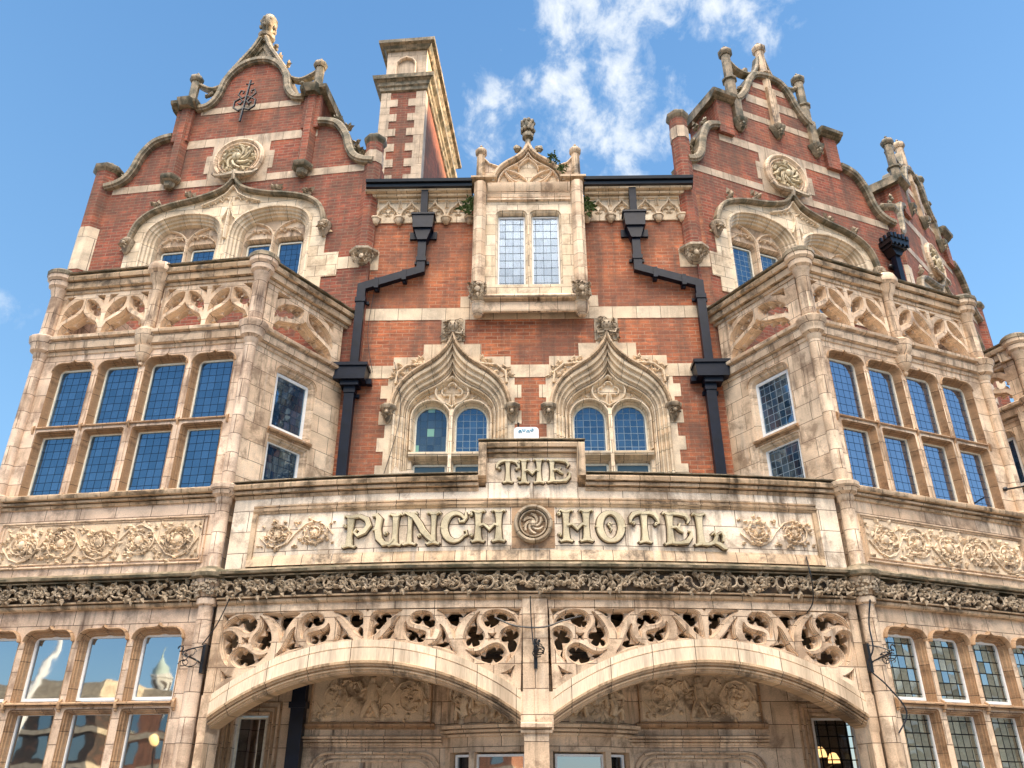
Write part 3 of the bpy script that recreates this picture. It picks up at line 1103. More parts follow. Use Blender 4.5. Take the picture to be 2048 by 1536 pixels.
def bay_face(fr, L, sgn, nl, xs, mat, gmat, gf_glass, x_out, seed, panel_mat):
    """a flat bay front. x runs from the inner corner (0) towards sgn*L"""
    lo, hi = (0, L) if sgn > 0 else (-L, 0)
    T = .30
    holes = []
    for cx in xs:
        holes.append(opening(cx - .350, cx + .350, 6.63, 7.74, .15, .035))
        holes.append(opening(cx - .338, cx + .338, 5.485, 6.55, .04, 0, 2))
    lower = []
    for cx in xs:
        g = cx + sgn * .06
        lower.append(opening(g - .358, g + .358, 2.60, 3.52, .14, .035))
        lower.append(opening(g - .345, g + .345, 1.0, 2.52, .04, 0, 2))
    wall = MB(fr)
    wall.prism([(lo, 5.47), (hi, 5.47), (hi, 8.0), (lo, 8.0)], 0, T, holes)
    wall.build('bay_wall', mat, HOTEL)
    for o in holes:
        rv = MB(fr)
        reveal(rv, inset(o, .001))
        rv.build('window_reveal', 'stone_brown', HOTEL)  # browner than the wall: reveal shade put into the colour
    wl = MB(fr)
    wl.prism([(lo, 0), (hi, 0), (hi, 3.80), (lo, 3.80)], .04, T + .04, lower)
    wl.build('ground_floor_wall', mat, HOTEL)
    for o in lower:
        rv = MB(fr)
        rv.loft([(inset(o, d + .001), y + .04) for d, y in ((0, -.004), (.004, .02), (.022, .015), (.026, .05), (.044, .048), (.048, .10), (.06, .10), (.063, .17))])
        rv.build('window_reveal', 'stone_brown', HOTEL)  # same brown tone stands in for shade in the lower reveals
    pw = MB(fr)
    pw.box(lo, hi, 0, T, 3.80, 5.47)
    pw.build('panel_wall', panel_mat, HOTEL)
    # mullion faces, transom mouldings
    for zc, a in ((6.59, xs), (2.555, [c + sgn * .06 for c in xs])):
        tr = MB(fr)
        x0 = min(a) - .36
        x1 = max(a) + .36
        tr.mould(x0, x1, [(-.15, zc - .045), (-.06, zc - .045), (-.045, zc - .025), (-.01, zc - .02), (.0, zc + .0), (.03, zc + .01), (.03, zc + .035), (-.005, zc + .05), (-.15, zc + .065)])
        for c in [v - .4 for v in a] + [max(a) + .4]:
            tr.mould(c - .016, c + .016, [(-.02, zc - .075), (.012, zc - .065), (.036, zc - .01), (.036, zc + .045), (.012, zc + .07), (-.02, zc + .085)])
        tr.build('transom', 'stone_brown', HOTEL)
    # ribs on mullions
    for k in range(len(xs) + 1):
        rb = MB(fr)
        c = min(xs) - .4 + .805 * k
        if k in (0, len(xs)):
            continue
        rb.mould(c - .012, c + .012, [(-.01, 5.5), (.014, 5.52), (.014, 6.60), (.014, 7.5), (-.01, 7.58)])
        rb.build('mullion_rib', mat, HOTEL)
    for i, cx in enumerate(xs):
        fm = 'wood'
        window(fr, cx - .27, cx + .27, 6.71, 7.66, .115, gmat, fm, head=opening(cx - .300, cx + .300, 6.66, 7.68, .06, 0, 3), fw=.03)
        window(fr, cx - .265, cx + .265, 5.50, 6.48, .115, gmat, fm, head=opening(cx - .292, cx + .292, 5.50, 6.51, .05, 0, 3), fw=.032)
        g = cx + sgn * .06
        window(fr, g - .29, g + .29, 2.63, 3.46, .16, gf_glass[0], 'wood_white', head=opening(g - .302, g + .302, 2.63, 3.47, .05, 0, 3), fw=.038)
        window(fr, g - .30, g + .30, 1.05, 2.49, .16, gf_glass[1], 'wood_white', fw=.035)
    for prof, nm, mt in ((PR_CILL, 'cill_moulding', 'coping_light'), (PR_BASE, 'balustrade_base', 'stone'), (PR_CORN, 'cornice', 'coping'), (PR_LOW, 'lower_moulding', 'coping_light')):
        MB(fr).mould(lo, hi, prof).build(nm, mt, HOTEL)
    # carved panel
    pf = MB(fr)
    a, b = lo + .22, hi - .22
    for d, w_, yy in ((0, .03, -.03), (.05, .02, -.016)):
        pf.bar([(a + d, 4.40 + d), (a + d, 5.06 - d * .6), (b - d, 5.06 - d * .6), (b - d, 4.40 + d)], w_, yy, .01, closed=True)
    pf.build('panel_frame', 'stone', HOTEL)
    cv = MB(fr)
    cv.box(a + .075, b - .075, -.004, .02, 4.45, 5.01)
    rnd_ = random.Random(seed)
    scrolls(cv, a + .10, b - .10, 4.465, 4.995, -.004, .0125, seed, 40, cells=5, relief=.03)
    for cc in range(5):          # inner sprays: masks, birds and fruit reduced to clustered leaves
        gx = a + .10 + (b - a - .2) * (cc + .5) / 5
        foliage_block(cv, gx - .17, gx + .17, 4.58, 4.90, -.004, 26, .035, seed + cc)
        for q in range(10):
            cv.tube([(gx + rnd_.uniform(-.3, .3), -.02, 4.5 + rnd_.random() * .46)] * 1 + [(gx + rnd_.uniform(-.3, .3), -.03, 4.5 + rnd_.random() * .46)], .006, 4) if False else cv.leaf(gx + rnd_.uniform(-.32, .32), rnd_.uniform(4.48, 4.97), -.004, .075, .05, rnd_.uniform(0, 6.28), .03)
    cv.build('vine_panel', 'relief', HOTEL)
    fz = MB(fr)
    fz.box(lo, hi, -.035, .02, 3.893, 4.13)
    fz.build('frieze_ground', 'recess', HOTEL)  # shade of the gaps is put into this near-black colour
    vb = MB(fr)
    vine_band(vb, lo, hi, 3.88, 4.13, -.04, seed + 5, .09)
    vb.build('vine_frieze', 'relief_dark', HOTEL)
    # hood moulds over light heads
    for cx in xs:
        for (c, zt, z0) in ((cx, 7.74, 7.45), (cx + sgn * .06, 3.52, 3.25)):
            hm = MB(fr)
            o = opening(c - .362, c + .362, z0, zt + .012, .15, .045)
            hm.bar([p for p in o if p[1] >= z0 + .05], .03, -.022, .05, nose=.2)
            hm.build('head_moulding', 'stone_brown', HOTEL)
    # balustrade
    bal = MB(fr).mould(lo, hi, PR_COPE).build('balustrade', 'coping_light', HOTEL)
    mid = sgn * L / 2
    balustrade_panel(fr, lo + .10, mid - .10, 2, bal)
    balustrade_panel(fr, mid + .10, hi - .10, 2, bal)
    pendant(fr, mid, -.02, bal)
    # top roll of the coping
    tr_ = MB(fr).mould(lo, hi, PR_ROLL)
    tr_.build('coping_roll', 'coping', None).parent = bal
    fl = MB(fr)
    fl.box(lo, hi, .3, 2.4, 7.9, 8.05)
    fl.build('balcony_floor', 'lead', HOTEL)


def cheek(fr, L, mat, cx, w, x_wall, gmat='glass', units=1, shade='stone'):
    T = .25
    sg = 1 if L > 0 else -1
    lo, hi = (0, L) if L > 0 else (L, 0)
    up = opening(cx - w, cx + w, 6.66, 7.75, .15, .035)
    dn = opening(cx - w + .01, cx + w - .01, 5.50, 6.52, .04, 0, 2)
    wall = MB(fr)
    wall.prism([(lo, 5.0), (hi, 5.0), (hi, 8.0), (lo, 8.0)], 0, T, [up, dn])
    for o in (up, dn):
        reveal(wall, inset(o, .001), ((0, 0), (.012, .03), (.04, .04), (.05, .08), (.07, .1), (.075, .17)))
    wall.build('bay_cheek', mat, HOTEL)
    a = w - .075
    window(fr, cx - a, cx + a, 6.70, 7.66, .10, gmat, 'wood_white', fw=.05)
    window(fr, cx - a, cx + a, 5.50, 6.48, .10, gmat, 'wood_white', head=opening(cx - a, cx + a, 5.50, 6.48, .07, 0, 3), fw=.05)
    MB(fr).mould(cx - w - .02, cx + w + .02, [(-.1, 6.53), (0, 6.535), (.02, 6.56), (.055, 6.60), (.055, 6.63), (-.1, 6.68)]).build('transom', 'stone_brown', HOTEL)
    hm = MB(fr)
    o = opening(cx - w - .012, cx + w + .012, 7.45, 7.765, .15, .04)
    hm.bar([p for p in o if p[1] > 7.5], .022, -.012, .05)
    hm.build('head_moulding', 'stone_brown', HOTEL)
    MB(fr).mould(lo, hi, PR_BASE).build('balustrade_base', 'stone', HOTEL)
    bal = MB(fr).mould(lo, hi, PR_COPE).build('balustrade', 'coping_light', HOTEL)
    balustrade_panel(fr, lo + .12, hi - .12, units, bal)
    tr_ = MB(fr).mould(lo, hi, PR_ROLL)
    tr_.build('coping_roll', 'coping', None).parent = bal


bay_face(FLB, 3.66, -1, 4, [-.60, -1.405, -2.21, -3.015], 'stone_pink', 'glass', ('glass_big', 'glass_big'), 0, 11, 'stone_pink')
bay_face(FRB, 3.72, 1, 4, [.60, 1.405, 2.21, 3.015], 'stone', 'glass_r', ('glass_gf', 'glass_gf'), 0, 23, 'stone')
cheek(FLC, 2.0, 'stone', .98, .43, 0, 'glass')
cheek(FRC, -2.02, 'stone', -.98, .43, 0, 'glass_c')
for fr, x in ((FLB, -.02), (FLB, -3.66), (FRB, .02), (FRB, 3.72)):
    corner_shaft(fr, x, -.02, shaft_profile(), mat='stone_pink' if x < 0 else 'stone')
# returns closing the outer ends of the bays
e = MB(FLB); e.box(-3.66, -3.38, .27, 2.6, 0, 8.0); e.box(-3.6, -3.4, .2, 2.6, 8.0, 9.4); e.build('bay_return', 'stone_pink', HOTEL)
e = MB(FRB); e.box(3.45, 3.72, .27, 2.6, 0, 8.0); e.box(3.5, 3.68, .2, 2.6, 8.0, 9.4); e.build('bay_return', 'stone', HOTEL)

# third bay at the far right edge of view
g3w = MB(FG3B)
xs3 = [.60, 1.405, 2.21, 3.015]
h3 = [opening(c - .355, c + .355, 6.66, 7.75, .15, .035) for c in xs3]
g3w.prism([(0, 0), (3.7, 0), (3.7, 8.0), (0, 8.0)], 0, .3, h3)
g3w.build('bay_wall', 'stone', HOTEL)
for c in xs3:
    window(FG3B, c - .3, c + .3, 6.7, 7.7, .2, 'glass_r')
for prof, nm, mt in ((PR_CILL, 'cill_moulding', 'coping_light'), (PR_BASE, 'balustrade_base', 'stone'), (PR_CORN, 'cornice', 'coping')):
    MB(FG3B).mould(0, 3.7, prof).build(nm, mt, HOTEL)
b3 = MB(FG3B).mould(0, 3.7, PR_COPE).build('balustrade', 'coping_light', HOTEL)
balustrade_panel(FG3B, .1, 1.75, 2, b3)
balustrade_panel(FG3B, 1.95, 3.6, 2, b3)
cheek(FG3C, -2.0, 'stone', -.95, .43, 0, 'glass')
lw = MB(FG3C); lw.box(-2.0, 0, 0, .25, 0, 5.0); lw.build('bay_cheek', 'stone', HOTEL)
corner_shaft(FG3B, 0, -.02, shaft_profile())

# ------------------------------------------------------------------ centre brick wall and its two ogee windows
WX = (-1.395, 1.395)
NSEG = 8


def ogee_window(cx, seed, mats):
    outer = ogee(1.0, 7.45, 8.86, NSEG, zb=5.2, cx=cx)
    s_ = MB(FC)
    # jagged quoin surround
    q = []
    z = 5.2
    k = 0
    left = []
    while z < 8.1:
        w_ = 1.12 if k % 2 else 1.24
        left += [(-w_, z), (-w_, min(z + .25, 8.1))]
        z += .25
        k += 1
    left += [(-1.05, 8.1), (-1.05, 8.52), (-.52, 8.52), (-.52, 8.78), (-.2, 8.78), (-.2, 9.28)]
    left = [(x + cx, zz) for x, zz in left]
    poly = left + [(2 * cx - x, zz) for x, zz in reversed(left)]
    s_.prism(poly, -.008, .02, [outer])
    s_.build('quoin_surround', 'band', HOTEL)
    rv = MB(FC)
    prof = ((0, -.03), (.015, -.05), (.04, -.04), (.045, .03), (.06, .035), (.075, .012), (.095, .02), (.10, .085), (.115, .09), (.13, .065), (.15, .075), (.155, .14), (.17, .145), (.185, .12), (.205, .13), (.21, .20), (.225, .20), (.24, .27))
    rings = []
    for d, y in prof:
        t = d / .24
        hw = 1.0 - .27 * t
        rings.append((ogee(hw, 7.45, 8.86 - .62 * t, NSEG, zb=5.2, cx=cx), y))
    rv.loft(rings)
    rv.build('window_reveal', 'stone_pale', HOTEL)
    # hood mould with corbel stops
    hd = MB(FC)
    hood = [p for p in ogee(1.04, 7.45, 8.98, NSEG, cx=cx)]
    hd.bar(hood, .07, -.10, .02)
    hd.build('hood_mould', 'coping_light', HOTEL)
    for sg in (-1, 1):
        st = MB(FC)
        x = cx + sg * 1.08
        st.lathe([(.13, 7.46), (.15, 7.49), (.15, 7.53), (.11, 7.56)], x, -.04, 8, pi / 8)
        st.lathe([(.02, 7.22), (.06, 7.28), (.10, 7.38), (.12, 7.46)], x, -.03, 8)
        rosette(st, x, 7.38, -.12, .12, .05, 6, seed + sg)
        st.build('corbel_stop', 'relief_dark', HOTEL)
    # finial block: leafy mask over the tip
    fb = MB(FC)
    fb.box(cx - .215, cx + .215, -.03, .02, 8.83, 9.29)
    foliage_block(fb, cx - .2, cx + .2, 8.84, 9.28, -.03, 34, .07, seed)
    fb.blob((cx, -.08, 9.12), .10, .8, 1.05, 8, 6)
    for sg in (-1, 1):
        fb.blob((cx + sg * .04, -.155, 9.15), .018)
        fb.tube([(cx + sg * .05, -.09, 8.98), (cx + sg * .15, -.10, 8.95), (cx + sg * .19, -.08, 9.05), (cx + sg * .14, -.09, 9.1)], .02, 5)
    fb.blob((cx, -.165, 9.10), .02, 1, 1.6)
    fb.build('leafy_boss', 'relief_dark', HOTEL)
    # leaf crockets riding on the shoulders
    for sg in (-1, 1):
        ck = MB(FC)
        ck.bar([(cx + sg * x, z_) for x, z_ in ((.98, 7.98), (.96, 8.2), (.80, 8.34), (.60, 8.36), (.47, 8.38))], .05, -.06, .0)
        for (x, z_) in ((.95, 8.25), (.88, 8.34), (.62, 8.42), (1.02, 8.12), (.74, 8.22), (.82, 8.15), (.55, 8.45)):
            for a in range(4):
                ck.leaf(cx + sg * x, z_, -.02, .12, .08, random.uniform(0, 6.28), .05)
        ck.build('shoulder_carving', 'relief', HOTEL)
    # tracery plate
    tp = MB(FC)
    in_ = ogee(.735, 7.45, 8.24, NSEG, zb=5.2, cx=cx)
    lights = []
    for sg in (-1, 1):
        lx = cx + sg * .355
        R = .315
        lights.append([(lx - R, 6.78)] + arc(lx, 7.40, R, 180, 0, 12) + [(lx + R, 6.78)])
        lights.append([(lx - R, 5.3), (lx - R, 6.62), (lx + R, 6.62), (lx + R, 5.3)])
    tp.prism(in_, .26, .50, lights)
    for l in lights:
        tp.loft([(inset(l, d), y) for d, y in ((.001, .25), (.008, .28), (.016, .28), (.02, .35))])
    tp.build('tracery_wall', 'stone_pale', HOTEL)
    tb = MB(FC)
    for sg in (-1, 1):
        lx = cx + sg * .355
        tb.bar([(lx - .345, 6.80)] + arc(lx, 7.40, .35, 180, 0, 14) + [(lx + .35, 6.80)], .05, .17, .28)
        # ogee bulb that carries the cross-shaped foil
    bulb = [(cx, 7.62)] + bez((cx - .05, 7.66), (cx - .42, 7.78), (cx - .30, 8.08), (cx - .14, 8.10), 8) + [(cx, 8.22)]
    bulb = bulb + [(2 * cx - x, z_) for x, z_ in reversed(bulb[1:-1])]
    tb.bar(bulb, .05, .16, .28, closed=True)
    for (ox, oz, r_) in ((-.11, 7.92, .075), (.11, 7.92, .075), (0, 8.03, .07)):
        tb.bar(arc(cx + ox, oz, r_, (90 if ox < 0 else (-90 if ox > 0 else 0)), (270 if ox < 0 else (90 if ox > 0 else 180)), 8), .034, .19, .27)
    tb.bar([(cx - .10, 7.85), (cx - .035, 7.85), (cx - .045, 7.70)], .032, .19, .27)
    tb.bar([(cx + .10, 7.85), (cx + .035, 7.85), (cx + .045, 7.70)], .032, .19, .27)
    for sg in (-1, 1):
        tb.bar([(cx + sg * .36, 7.80), (cx + sg * .45, 7.86), (cx + sg * .5, 7.78)], .02, .225, .27)
    tb.mould(cx - .72, cx + .72, [(-.44, 6.61), (-.26, 6.61), (-.23, 6.64), (-.19, 6.67), (-.165, 6.72), (-.165, 6.76), (-.20, 6.775), (-.44, 6.80)])
    tb.mould(cx - .03, cx + .03, [(-.3, 5.3), (-.2, 5.3), (-.16, 5.33), (-.16, 7.5), (-.2, 7.6), (-.3, 7.6)])
    tb.build('tracery', 'stone_pale', HOTEL)
    for sg, m_ in zip((-1, 1), mats):
        lx = cx + sg * .355
        R = .298
        head = [(lx - R, 6.80), (lx - R, 7.1)] + arc(lx, 7.40, R, 180, 0, 12) + [(lx + R, 7.1), (lx + R, 6.80)]
        window(FC, lx - R, lx + R, 6.8, 7.67, .34, m_, 'wood', head=head, fw=.032)
        window(FC, lx - R, lx + R, 5.3, 6.60, .34, 'glass_obs', 'wood', head=opening(lx - R, lx + R, 5.3, 6.59, .05, 0, 3), fw=.035)


cw_poly = [(-3.42, 3.2), (3.42, 3.2), (3.42, 12.15), (-3.42, 12.15)]
cwh = [ogee(.99, 7.45, 8.84, NSEG, zb=5.21, cx=c) for c in WX]
dorm_hole = [(-.80, 9.8), (-.80, 11.7), (.80, 11.7), (.80, 9.8)]
MB(FC).prism(cw_poly, 0, .26, cwh + [dorm_hole]).build('brick_wall', 'brick', HOTEL)
ogee_window(WX[0], 3, ('glass_patch', 'glass_c'))
ogee_window(WX[1], 4, ('glass_c', 'glass_c'))
for x0, x1, z0, z1, yy in ((-3.40, 3.40, 9.30, 9.55, -.010), (-3.40, -2.44, 8.10, 8.35, -.010), (-.35, .35, 8.10, 8.35, -.010), (2.44, 3.40, 8.10, 8.35, -.010), (-1.28, -1.08, 9.56, 9.80, -.012), (1.08, 1.28, 9.56, 9.80, -.012)):
    bd = MB(FC)
    bd.box(x0, x1, yy, .02, z0, z1)
    bd.build('stone_band', 'band', HOTEL)

# arcaded frieze under the eaves
for x0, x1 in ((-3.22, -1.12), (1.12, 3.22)):
    fz = MB(FC)
    fz.box(x0, x1, -.03, .02, 11.52, 12.13)
    fz.build('eaves_frieze', 'stone_pale', HOTEL)
    ar = MB(FC)
    n = 4
    w = (x1 - x0 - (.25)) / n
    xx = x0 + (.22 if x0 < 0 else .03)
    for i in range(n):
        cx = xx + w * (i + .5)
        o = ogee(w * .46, 11.58, 12.02, 5, cx=cx)
        ar.bar(o, .035, -.095, -.03)
        ar.bar(arc(cx - w * .16, 11.74, w * .12, 200, 20, 6), .018, -.06, -.03)
        ar.bar(arc(cx + w * .16, 11.74, w * .12, 160, -20, 6), .018, -.06, -.03)
        ar.bar(arc(cx, 11.84, w * .1, 180, 0, 6), .018, -.06, -.03)
        for sg in (-1, 1):
            ar.bar([(cx + sg * w * .12, 12.04), (cx + sg * w * .45, 12.04), (cx + sg * w * .45, 11.86)], .022, -.07, -.03)
        for k in range(4):
            ar.leaf(cx, 11.66, -.03, .09, .05, radians(30 + 40 * k), .03)
    ar.build('blind_arcade', 'relief', HOTEL)
    for i in range(n + 1):
        cx = xx + w * i
        c = MB(FC)
        c.lathe([(.01, 11.45), (.05, 11.47), (.085, 11.53), (.095, 11.57), (.115, 11.585), (.115, 11.61), (.07, 11.64)], cx, -.05, 8, pi / 8)
        c.build('corbel', 'relief', HOTEL)
    MB(FC).mould(x0, x1, [(-.02, 12.02), (.05, 12.05), (.06, 12.08), (.13, 12.10), (.15, 12.135), (.23, 12.15), (.25, 12.19), (-.02, 12.2)]).build('eaves_cornice', 'stone_pale', HOTEL)

# junction pilasters rising into pinnacles
for x, fr, tz, nm in ((-3.17, FC, 13.55, 'L'), (3.16, FC, 14.1, 'R')):
    p = MB(fr)
    r = .185
    p.lathe([(r, 10.86), (r, 11.50), (r, 12.0), (r, tz - .55), (r, tz)], x, .02, 8, pi / 8)
    root = p.build('pilaster', 'brick_dark', HOTEL)
    q = MB(fr)
    q.lathe([(r + .006, 11.50), (r + .006, 12.1)], x, .04, 8, pi / 8)
    q.build('stone_block', 'stone_pale', None).parent = root
    q = MB(fr)
    q.lathe([(r + .012, tz - .55), (r + .012, tz - .25)], x, .02, 8, pi / 8)
    q.build('stone_block', 'band_dark', None).parent = root
    q = MB(fr)
    oct_cap(q, x, .02, tz, r, .26)
    q.build('pinnacle_cap', 'coping', None).parent = root
    q = MB(fr)
    q.lathe([(.06, 10.46), (.14, 10.52), (.20, 10.66), (.26, 10.74), (.30, 10.77), (.30, 10.82), (.2, 10.88)], x, .02, 8, pi / 8)
    foliage_block(q, x - .22, x + .22, 10.48, 10.74, -.17, 40, .09, 5)
    q.build('carved_bracket', 'relief_dark', None).parent = root
    q = MB(fr)
    q.box(x - .29, x + .29, -.012, .02, 10.42, 10.84)
    q.build('backing_block', 'band', None).parent = root

# eaves gutters (rainwater goods are things of their own)
for x0, x1, side in ((-3.20, -1.10, 'left'), (1.10, 3.24, 'right')):
    g = MB(FC)
    g.mould(x0, x1, [(.02, 12.16), (.24, 12.165), (.30, 12.20), (.31, 12.26), (.36, 12.28), (.37, 12.345), (.33, 12.35), (.31, 12.30), (.05, 12.30), (.02, 12.36)])
    o = g.build('gutter', 'iron')
    tag(o, f'black cast iron eaves gutter running {side} of the stone dormer window', 'gutter', 'black gutters along the eaves')

# ------------------------------------------------------------------ dormer (oriel) window
DY = -.25
dm = MB(FC)
o1 = opening(-.60, .01, 9.90, 11.62, .12, 0)
o2 = opening(.05, .66, 9.90, 11.62, .12, 0)
dm.prism([(-1.04, 9.68), (1.06, 9.68), (1.06, 12.25), (-1.04, 12.25)], DY, .1, [[(x - .03, z) for x, z in o1], [(x - .03, z) for x, z in o2]])
for o in (o1, o2):
    o = [(x - .03, z) for x, z in o]
    dm.loft([(inset(o, d + .001), DY + y) for d, y in ((0, 0), (.012, .03), (.03, .035), (.038, .07), (.045, .14))])
dm.box(-1.02, -.9, .1, .9, 9.8, 12.25)
dm.box(.92, 1.04, .1, .9, 9.8, 12.25)
dm.build('dormer_wall', 'stone_pale', HOTEL)
for a, b in ((-.60, .01), (.05, .66)):
    window(FC, a + .01, b - .07, 9.88, 11.54, DY + .12, 'glass_clear', 'wood_white', fw=.032)
dc = MB(FC)
for k in range(14):
    x = -.7 + k * .105
    dc.loft([([(x + t * .015, 9.85), (x + t * .015, 11.6)], .10 + (.02 if t % 2 else -.02)) for t in range(8)])
dcx = dc.build('curtain', 'curtain', HOTEL)
db = MB(FC); db.box(-.9, .9, .2, .25, 9.7, 11.8); db.build('dormer_back', 'curtain', HOTEL)
for x in (-.94, .96):
    c = MB(FC)
    c.lathe([(.13, 9.84), (.125, 12.26)], x, DY - .02, 8, pi / 8)
    root = c.build('dormer_shaft', 'stone', HOTEL)
    q = MB(FC)
    q.lathe([(.02, 9.24), (.07, 9.26), (.115, 9.33), (.13, 9.42), (.13, 9.50), (.145, 9.515), (.145, 9.54), (.12, 9.55)], x, DY + .08, 10)
    q.build('corbel', 'stone', None).parent = root
    q = MB(FC)
    q.lathe([(.11, 9.54), (.15, 9.62), (.17, 9.76), (.165, 9.86), (.12, 9.88)], x, DY + .02, 8)
    foliage_block(q, x - .15, x + .15, 9.55, 9.86, DY - .13, 34, .07, 8)
    for k in range(16):
        a = random.uniform(-2.8, -.3)
        q.blob((x + .17 * cos(a), DY + .02 + .17 * sin(a), random.uniform(9.58, 9.84)), .03, 1, 1.2)
    q.build('leaf_capital', 'relief_dark', None).parent = root
    # small side pinnacle above
    q = MB(FC)
    q.lathe([(.095, 12.36), (.085, 13.02)], x, DY + .02, 8, pi / 8)
    oct_cap(q, x, DY + .02, 13.02, .095, .2)
    q.build('pinnacle', 'coping_light', None).parent = root
ds = MB(FC)
ds.mould(-.84, .86, [(.2, 9.32), (.24, 9.33), (.25, 9.36), (.22, 9.38), (.22, 9.54), (.25, 9.56), (.31, 9.585), (.33, 9.62), (.31, 9.66), (.26, 9.69), (.1, 9.7), (.0, 9.6), (0, 9.32)])
ds.build('dormer_sill', 'stone', HOTEL)
dl = MB(FC)
dl.mould(-.80, .82, [(.24, 11.82), (.30, 11.84), (.30, 11.88), (.27, 11.90), (.30, 12.02), (.35, 12.12), (.36, 12.22), (.24, 12.24)])
dl.build('dormer_lintel', 'stone', HOTEL)
dk = MB(FC)
dk.mould(-1.12, -.62, [(.0, 12.25), (.27, 12.25), (.34, 12.29), (.40, 12.33), (.40, 12.37), (.2, 12.40), (0, 12.4)])
dk.mould(.64, 1.14, [(.0, 12.25), (.27, 12.25), (.34, 12.29), (.40, 12.33), (.40, 12.37), (.2, 12.40), (0, 12.4)])
dk.build('dormer_cornice', 'coping_light', HOTEL)
# pediment
og = ogee(.66, 12.25, 13.22, 8, cx=.01)
pd = MB(FC)
pd.prism(og, DY + .05, DY + .35)
pd.build('pediment_wall', 'stone_pale', HOTEL)
pt = MB(FC)
pt.bar(ogee(.69, 12.27, 13.27, 9, cx=.01), .10, DY - .10, DY + .2)
pt.build('pediment_coping', 'coping_light', HOTEL)
pt = MB(FC)
pt.bar(ogee(.60, 12.27, 13.08, 9, cx=.01), .04, DY - .03, DY + .06)
for sg in (-1, 1):
    pt.bar(bez((.01, 12.28), (.01 + sg * .08, 12.48), (.01 + sg * .30, 12.60), (.01 + sg * .46, 12.62), 7), .032, DY - .02, DY + .06)
    pt.bar(bez((.01, 12.28), (.01 + sg * .22, 12.28), (.01 + sg * .40, 12.38), (.01 + sg * .46, 12.62), 7), .032, DY - .02, DY + .06)
    pt.bar(bez((.01 + sg * .25, 12.27), (.01 + sg * .38, 12.36), (.01 + sg * .45, 12.50), (.01 + sg * .48, 12.60), 6), .026, DY - .015, DY + .06)
    pt.bar([(.01 + sg * .18, 12.72), (.01 + sg * .12, 12.80), (.01, 12.92)], .03, DY - .02, DY + .06)
    pt.bar([(.01 + sg * .40, 12.66), (.01 + sg * .30, 12.72), (.01 + sg * .18, 12.70), (.01 + sg * .2, 12.62)], .026, DY - .02, DY + .06)
    for k in range(3):
        pt.leaf(.01 + sg * .27, 12.44, DY + .04, .12, .05, radians(30 + 50 * k), .03)
    # concave side screens
    pt.prism([(.01 + sg * .62, 12.38), (.01 + sg * .92, 12.38), (.01 + sg * .92, 12.98), (.01 + sg * .80, 12.80), (.01 + sg * .60, 12.70), (.01 + sg * .55, 12.62)][::sg], DY + .03, DY + .13)
    pt.bar([(.01 + sg * .90, 12.96), (.01 + sg * .78, 12.80), (.01 + sg * .60, 12.72)], .05, DY - .02, DY + .15)
pt.build('pediment_tracery', 'stone', HOTEL)
fn = MB(FC)
fn.lathe([(.09, 13.18), (.06, 13.35), (.055, 13.45), (.12, 13.50), (.125, 13.58), (.10, 13.62), (.09, 13.66), (.13, 13.74), (.14, 13.86), (.11, 13.96), (.05, 14.0)], .01, DY + .05, 8, pi / 8)
for k in range(18):
    a = 2 * pi * k / 9
    z_ = 13.70 if k < 9 else 13.90
    fn.blob((.01 + .12 * cos(a), DY + .05 + .12 * sin(a), z_), .045, 1, 1.3, 5, 4)
for sg in (-1, 1):
    fn.blob((.01 + sg * .22, DY + .05, 13.22), .09, .8, 1, 7, 5, .25)
    fn.blob((.01 + sg * .13, DY + .05, 13.15), .06, .8, 1, 7, 5, .25)
fn.build('finial', 'coping', HOTEL)

# ------------------------------------------------------------------ gables
def medallion(fr, cx, cz, ro, parent, seed):
    m = MB(fr)
    m.prism([(cx - .66, cz - .62), (cx - .66, cz - .28), (cx - .76, cz - .28), (cx - .76, cz + .2), (cx - .64, cz + .2), (cx - .64, cz + .62), (cx + .64, cz + .62), (cx + .64, cz + .2), (cx + .76, cz + .2),
             (cx + .76, cz - .28), (cx + .66, cz - .28), (cx + .66, cz - .62)], -.012, .02)
    m.build('roundel_surround', 'band_dark', None).parent = parent
    m = MB(fr)
    for r_, w_, y_ in ((ro, .09, -.10), (ro - .08, .05, -.07), (ro - .14, .03, -.05)):
        m.bar(arc(cx, cz, r_, 0, 348.75, 31), w_, y_, 0, closed=True)
    m.build('roundel_ring', 'stone', None).parent = parent
    m = MB(fr)
    m.lathe([(ro - .12, 0), (ro - .12, .02)], 0, 0, 24)
    m.v = [(cx + x, -.025 - z * .2, cz + y) for x, y, z in m.v]
    rnd = random.Random(seed)
    # swirling acanthus boss
    for k in range(7):
        a0 = 2 * pi * k / 7
        m.tube([(cx + ro * (.12 + .085 * t) * cos(a0 + .28 * t), -.07 - .05 * sin(t * .5), cz + ro * (.12 + .085 * t) * sin(a0 + .28 * t)) for t in range(8)], .045, 5, lambda t: 1.1 - .7 * t)
        m.leaf(cx + ro * .35 * cos(a0 + .5), cz + ro * .35 * sin(a0 + .5), -.03, .26, .17, a0 + .9, .13)
    for k in range(16):
        a = rnd.uniform(0, 6.28)
        m.blob((cx + ro * .62 * cos(a), -.07, cz + ro * .62 * sin(a)), rnd.uniform(.03, .055), 1, 1, 6, 4)
    m.blob((cx, -.11, cz), .11, .9, 1, 8, 6)
    m.build('roundel_boss', 'gold', None).parent = parent


def crocket(m, x, z, s_=.12, y=-.05):
    for k in range(5):
        m.leaf(x + random.uniform(-.4, .4) * s_, z + random.uniform(-.3, .3) * s_, y, s_, s_ * .7, random.uniform(.2, 2.9), s_ * .5)
    m.blob((x, y + .04, z), s_ * .45, .8, .8, 6, 4, .2)


